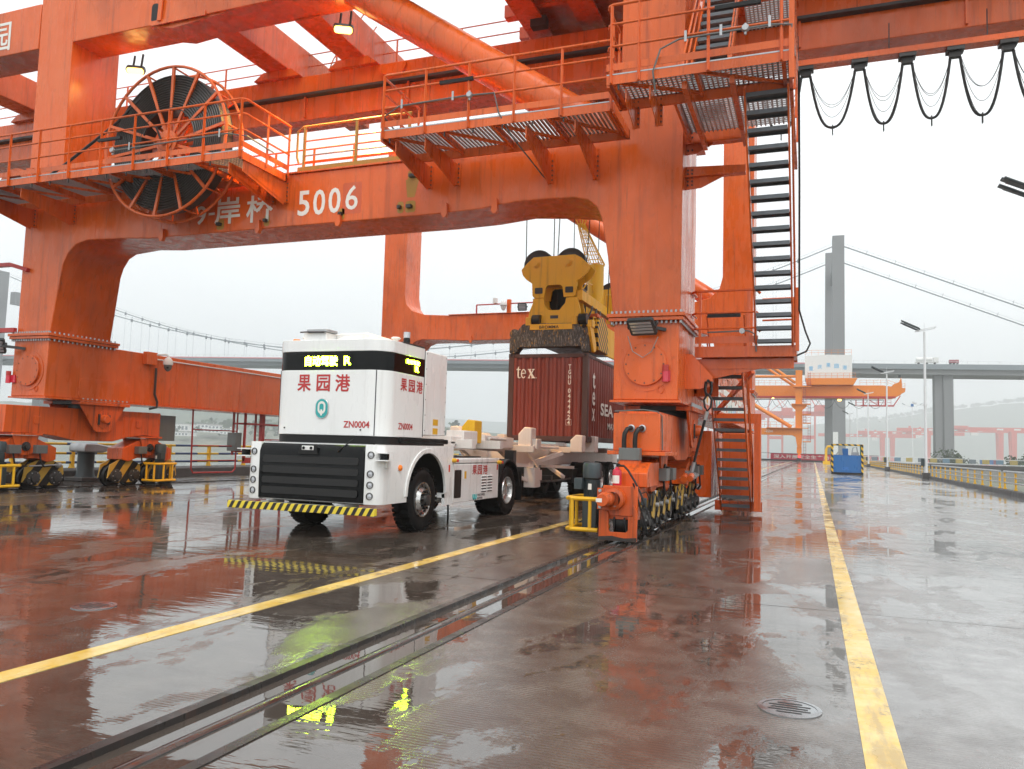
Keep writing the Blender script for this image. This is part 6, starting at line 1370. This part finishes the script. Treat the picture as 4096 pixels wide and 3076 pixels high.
# ---------------------------------------------------------------- red banner and notice board at the end of the quay
bn = thing('banner', 'long red banner with white characters at the end of the quay', 'banner', (0, 200, 0))
obj('cloth', MB().box((-9.5, 200, .35), (14., 200.05, 1.75)), 'banner_red', bn)
letter('lettering', '深入开展安全生产治本攻坚三年行动', bn, 'ink_white', 'y', -8.8, .6, 13.2, 1.5, 199.99, .01)
obj('frame', MB().box((-12, 200.06, .0), (14, 200.2, .4)).box((-12, 200.06, 1.75), (14, 200.15, 1.85)), 'dark_steel', bn)
nb = thing('notice_board', 'blue and white notice board at the far left end of the quay', 'notice board', (-14.5, 198, 0))
obj('panel', MB().box((-17, 198, .2), (-13, 198.4, 3.6)), 'house_white', nb)
obj('header', MB().box((-17, 197.95, 1.9), (-13, 197.99, 3.6)), 'ink_dark', nb); obj('picture', MB().box((-15.6, 197.95, .6), (-13.6, 197.99, 1.5)), 'ink_skyblue', nb)
# concrete bridge pylon foot with a yellow davit stands inside the port
# ---------------------------------------------------------------- suspension bridge
SL = .19
brg = thing('suspension_bridge', 'hazy grey suspension bridge crossing behind the port', 'bridge', (12.6, 450, -6))
BC = 'bridge_concrete'
def by(x, y0): return y0+SL*(x-12.6)
obj('pylon_leg', MB().prism([(9.3, -6), (15.9, -6), (15.6, 50), (15.55, 118.1), (9.65, 118.1), (9.5, 50)], 'y', 446.5, 453.5), BC, brg, bev=.2)
obj('pylon_leg', MB().prism([(6.1, -6), (12.9, -6), (12.7, 50), (12.6, 118.0), (6.75, 118.0), (6.4, 50)], 'y', 484, 491), BC, brg, bev=.2)
obj('pylon_crossbeam', MB().prism([(453.5, 106), (484, 106), (484, 98.5), (476, 101.5), (461, 101.5), (453.5, 98.5)], 'x', 9.5, 12.6), BC, brg)
obj('foot_panel', MB().box((9.7, 446.2, 2), (12.2, 446.45, 14)), 'house_white', brg)
for yy in (352, 389):
    obj('pylon_leg', MB().prism([(-497, -14), (-489, -14), (-488.5, 51), (-488.2, 105), (-495.5, 105), (-496, 51)], 'y', yy, yy+8), BC, brg, bev=.2)
obj('pylon_crossbeam', MB().box((-486, 360, 84), (-481.5, 389, 92)), BC, brg)
def prism_line(x0, x1, y0, y1, z0, z1): 
    return MB().add([(x0, by(x0, y0), z0), (x1, by(x1, y0), z0), (x1, by(x1, y1), z0), (x0, by(x0, y1), z0), (x0, by(x0, y0), z1), (x1, by(x1, y0), z1), (x1, by(x1, y1), z1), (x0, by(x0, y1), z1)], [(0,3,2,1),(4,5,6,7),(0,1,5,4),(1,2,6,5),(2,3,7,6),(3,0,4,7)])
obj('steel_deck', prism_line(-620, 10, 455, 483, 48.6, 50.4), 'bridge_steel', brg); obj('deck_soffit', prism_line(-620, 10, 458, 480, 46.6, 48.58), 'bridge_steel', brg)
obj('deck_stripe', prism_line(-620, 10, 454.8, 455.2, 50.42, 51.05), 'bridge_red', brg)
obj('approach_deck', prism_line(10.2, 420, 455, 483, 48.2, 50.9), 'bridge_steel', brg); obj('approach_girder', prism_line(10.2, 420, 456.5, 481.5, 45.6, 48.18), BC, brg)
rl = MB()
for k in range(200):
    x = -600+k*5.; rl.box((x, by(x, 455.2)-.1, 50.9), (x+.18, by(x, 455.2)+.1, 52.6))
rl.bar((-620, by(-620, 455.2), 52.5), (400, by(400, 455.2), 52.5), .12, .12)
o = obj('deck_railing', rl, 'pole_white', brg); o['kind'] = 'stuff'
cz_ = lambda x: 54.8+.00086*(x+250)**2
for yb, nm in ((450, 0), (487, 1)):
    obj('main_cable', MB().tube([(x, by(x, yb), cz_(x)) for x in range(-482, 13, 13)]+[(12.6, by(12.6, yb), 114)], .3, 6), 'bridge_steel', brg)
    obj('hand_rope', MB().tube([(x, by(x, yb), cz_(x)+1.6) for x in range(-482, 13, 13)], .08, 4), 'bridge_steel', brg)
    e = Vector((12.6, yb, 114)); f_ = Vector((220, by(220, yb), 114-(220-12.6)*.393))
    obj('back_cable', MB().cyl(e, f_, .32, 6).cyl(e+Vector((0, 0, 1.6)), f_+Vector((0, 0, 1.6)), .07, 4), 'bridge_steel', brg)
    hp = None
    for k in range(38):
        x = -470+k*12.5; h = cz_(x)-51
        obj('hanger', MB().cyl((x, by(x, yb), 51), (x, by(x, yb), cz_(x)), .055, 4), 'bridge_steel', brg)
        obj('cable_clamp', MB().box((x-.35, by(x, yb)-.5, cz_(x)-1.1), (x+.35, by(x, yb)+.5, cz_(x)+.7)).bar((x, by(x, yb), cz_(x)), (x+.3, by(x, yb), cz_(x)+2.2), .12, .12), 'bridge_steel', brg)
    for k in range(1, 14):
        p = e+(f_-e)*(k/15); obj('cable_clamp', MB().bar(p, p+Vector((.7, 0, 2.2)), .2, .2), 'bridge_steel', brg)
for x in (64., 180., 300.):
    y = by(x, 469); obj('pier', MB().prism([(x-5.2, -7), (x+5.2, -7), (x+4.3, 38), (x+5.4, 45.5), (x-5.4, 45.5), (x-4.3, 38)], 'y', y-3, y+3) if False else MB().box((x-4.2, y-9, -7), (x+.2, y-2, 45.6)).box((x-.1, y-10, -7), (x+4.8, y-3, 45.6)), BC, brg, bev=.6)
for x, lab, w, h, c in ((56, 'pale tank truck driving over the bridge', 11, 3.4, 'house_white'), (69, 'small dark car following the truck on the bridge', 4.5, 2.6, 'far_container')):
    y = by(x, 458); v = thing('vehicle', lab, 'vehicle', (x, y, 51))
    obj('body', MB().box((x-w/2, y-1.2, 51.9), (x+w/2, y+1.2, 51.9+h-1)) if w < 6 else MB().box((x-w/2, y-1.2, 51.8), (x+w/2, y+1.2, 52.4)).cyl((x-w/2+.5, y, 53.6), (x+w*.24, y, 53.6), 1.25, 14).box((x+w*.28, y-1.2, 52.3), (x+w/2, y+1.2, 54.6)), c, v, bev=.1)
    for k in (-.35, .0, .35): obj('wheel', MB().cyl((x+k*w, y-1.25, 51.5), (x+k*w, y+1.25, 51.5), .5, 12), 'rubber', v)
yd = thing('davit', 'yellow davit and steel base at the foot of the concrete pylon', 'davit', (1.5, 150, 0))
obj('frame', MB().tube([(2.1, 150, 0), (2.15, 150, 2.6), (2.4, 150, 3.1), (3.4, 150, 3.15)], .22, 8).box((1.6, 149.6, 0), (2.8, 150.4, .6)), 'yellow_paint', yd)
# ---------------------------------------------------------------- hazy red gantry cranes and container stacks in the yard
def yard_crane(x, y, w, h, lab, s=1., group='hazy red gantry cranes in the container yard'):
    k_ = 1.7; x, y, w, h, s = x*k_, y*k_, w*k_, (h-6)*k_+6, s*k_*.9
    t = thing('gantry_crane', lab, 'gantry crane', (x, y, -6), group)
    z = -6
    obj('girder', MB().box((x-w*.72, y-1.2*s, z+h), (x+w*.72, y+1.2*s, z+h+3.2*s)), 'far_red', t)
    for sx in (-.38, .38):
        obj('leg', MB().prism([(x+sx*w-1.6*s, z), (x+sx*w+1.6*s, z), (x+sx*w+2.2*s, z+h), (x+sx*w-2.2*s, z+h)], 'y', y-6*s, y-4*s).prism([(x+sx*w-1.6*s, z), (x+sx*w+1.6*s, z), (x+sx*w+2.2*s, z+h), (x+sx*w-2.2*s, z+h)], 'y', y+4*s, y+6*s), 'far_red', t)
        obj('sill', MB().box((x+sx*w-2*s, y-8*s, z), (x+sx*w+2*s, y+8*s, z+2*s)), 'far_red', t)
    obj('trolley', MB().box((x-w*.1, y-3*s, z+h+3.2*s), (x+w*.05, y+3*s, z+h+6*s)), 'far_red', t)
    obj('cab', MB().box((x+w*.08, y-2*s, z+h-3*s), (x+w*.16, y+2*s, z+h-.1)), 'house_white', t)
    for k in range(6): obj('sign_plate', MB().box((x-w*.5+k*w*.13, y-1.25*s, z+h+.9*s), (x-w*.5+k*w*.13+w*.05, y-1.21*s, z+h+2.3*s)), 'house_white', t)
    if rnd.random() < .6: obj('mast', MB().box((x-w*.02, y-.4, z+h+3.2*s), (x+w*.01, y+.4, z+h+9*s)).box((x+w*.12, y-.4, z+h+3.2*s), (x+w*.15, y+.4, z+h+8*s)), 'far_red', t)
for x, y, w, h, l in ((228, 640, 80, 34, 'nearest hazy red gantry crane at the right edge'), (180, 720, 90, 30, 'hazy red gantry crane just right of the bridge pier'), (118, 760, 70, 30, 'hazy red gantry crane just left of the bridge pier'), (82, 800, 60, 28, 'hazy red gantry crane between the two nearest lamp poles'), (48, 840, 60, 26, 'small hazy red gantry crane above the blue box'), (300, 820, 110, 40, 'faint red gantry crane behind the nearest one at right')): yard_crane(x, y, w, h, l)
def sts(x, y, h, lab):
    x, y, h = x*1.7, y*1.7, h*1.55
    t = thing('ship_crane', lab, 'ship crane', (x, y, -4), 'hazy red ship cranes lined up along the far quay')
    z = -4
    for sx in (-9, 9): obj('leg', MB().box((x+sx-1, y-1, z), (x+sx+1, y+1, z+h)).box((x+sx-1, y+14, z), (x+sx+1, y+16, z+h)), 'far_red', t)
    obj('portal', MB().box((x-10, y-1.2, z+h*.38), (x+10, y+1.2, z+h*.44)), 'far_red', t)
    obj('boom', MB().box((x-48, y+4, z+h*.8), (x+24, y+9, z+h*.88)), 'far_red', t)
    obj('apex', MB().bar((x-9, y+6, z+h), (x-4, y+6, z+h*1.35), 1.4, 1.4).bar((x+9, y+6, z+h), (x-4, y+6, z+h*1.35), 1.2, 1.2).bar((x-4, y+6, z+h*1.35), (x-44, y+6, z+h*.88), .6, .6).bar((x-4, y+6, z+h*1.35), (x+22, y+6, z+h*.88), .6, .6), 'far_red', t)
    obj('house', MB().box((x+8, y+2, z+h*.88), (x+22, y+11, z+h*1.0)), 'far_red', t)
    obj('lit_lamp', MB().box((x-30, y+3.8, z+h*.78), (x-29, y+4.1, z+h*.8)), 'lens_clear', t)
for k, (x, y, h) in enumerate(((-4, 620, 44), (-28, 660, 44), (-52, 700, 44), (-76, 740, 44), (-100, 780, 44))): sts(x, y, h, ['nearest hazy red ship crane with a pointed apex left of the concrete pylon', 'second hazy red ship crane in the line', 'third hazy red ship crane in the line', 'fourth hazy red ship crane in the line', 'farthest hazy red ship crane in the line'][k])
g = random.Random(17)
cnames = {'far_container': 'dark red', 'box_grey': 'grey', 'blue_paint': 'blue', 'house_white': 'white', 'far_red': 'bright red'}
for k in range(26):
    x = 70+k*6.6; y = 470+g.uniform(0, 60)
    for lv in range(g.choice((1, 2, 2, 3))):
        c = g.choice(list(cnames))
        o = obj('yard_container', MB().box((x, y, -6+lv*2.6), (x+6.06, y+2.4, -3.42+lv*2.6)), c, None, bev=.05)
        tag(o, 'hazy %s container in the stacks of the far yard' % cnames[c], 'container', 'containers stacked in the far yard, '+cnames[c])
# ---------------------------------------------------------------- left edge: fence, bollard
lfz = thing('railing', 'yellow and dark blue banded railing on the left quay edge', 'railing', (-22.9, 30, .36))
fp = None
for k in range(24):
    y = 15.3+k*2.12
    if fp is None: fp = obj('post', MB().prism([(-23.0, .361), (-22.8, .361), (-22.85, .45), (-22.85, 1.2), (-22.95, 1.2), (-22.95, .45)], 'y', y-.06, y+.06), 'yellow_paint', lfz, bev=.008); y0_ = y
    else: dup_part(fp, (0, y-y0_, 0), lfz)
for z in (1.16, .85, .55): obj('rail', MB().tube([(-22.9, 15, z), (-22.9, 64, z)], .042, 8), 'rail_blueyellow', lfz)
bo = thing('bollard', 'grey steel mooring bollard with slanted head at the left quay edge', 'bollard', (-21.9, 19.2, 0))
obj('base', MB().box((-22.3, 18.75, 0), (-21.5, 19.65, .12)), 'concrete_dark', bo, bev=.02)
obj('stem', MB().lathe((-21.9, 19.2, 0), (0, 0, 1), [(.32, .1), (.27, .2), (.25, .5), (.25, .85), (.28, .92)], 24), 'motor_grey', bo)
obj('head', MB().prism([(18.85, .92), (19.55, .9), (19.95, 1.02), (19.9, 1.1), (19.3, 1.2), (18.88, 1.2), (18.82, 1.06)], 'x', -22.25, -21.55), 'galvanised', bo, bev=.06)
# ---------------------------------------------------------------- air: rain haze
hz = bpy.data.objects.new('haze', mesh_of(MB().box((-4700, -380, -20), (3000, 4600, 480)), 'haze', False)); COL.objects.link(hz)
hm = bpy.data.materials.new('haze'); hm.use_nodes = True; hm.node_tree.nodes.clear()
ho = hm.node_tree.nodes.new('ShaderNodeOutputMaterial'); hv = hm.node_tree.nodes.new('ShaderNodeVolumePrincipled')
hv.inputs['Color'].default_value = (.93, .96, .98, 1); hv.inputs['Density'].default_value = .0005; hv.inputs['Anisotropy'].default_value = .1
hm.node_tree.links.new(hv.outputs[0], ho.inputs['Volume']); hz.data.materials.append(hm); hz['kind'] = 'stuff'
tag(hz, 'pale rain haze over the whole port', 'haze')
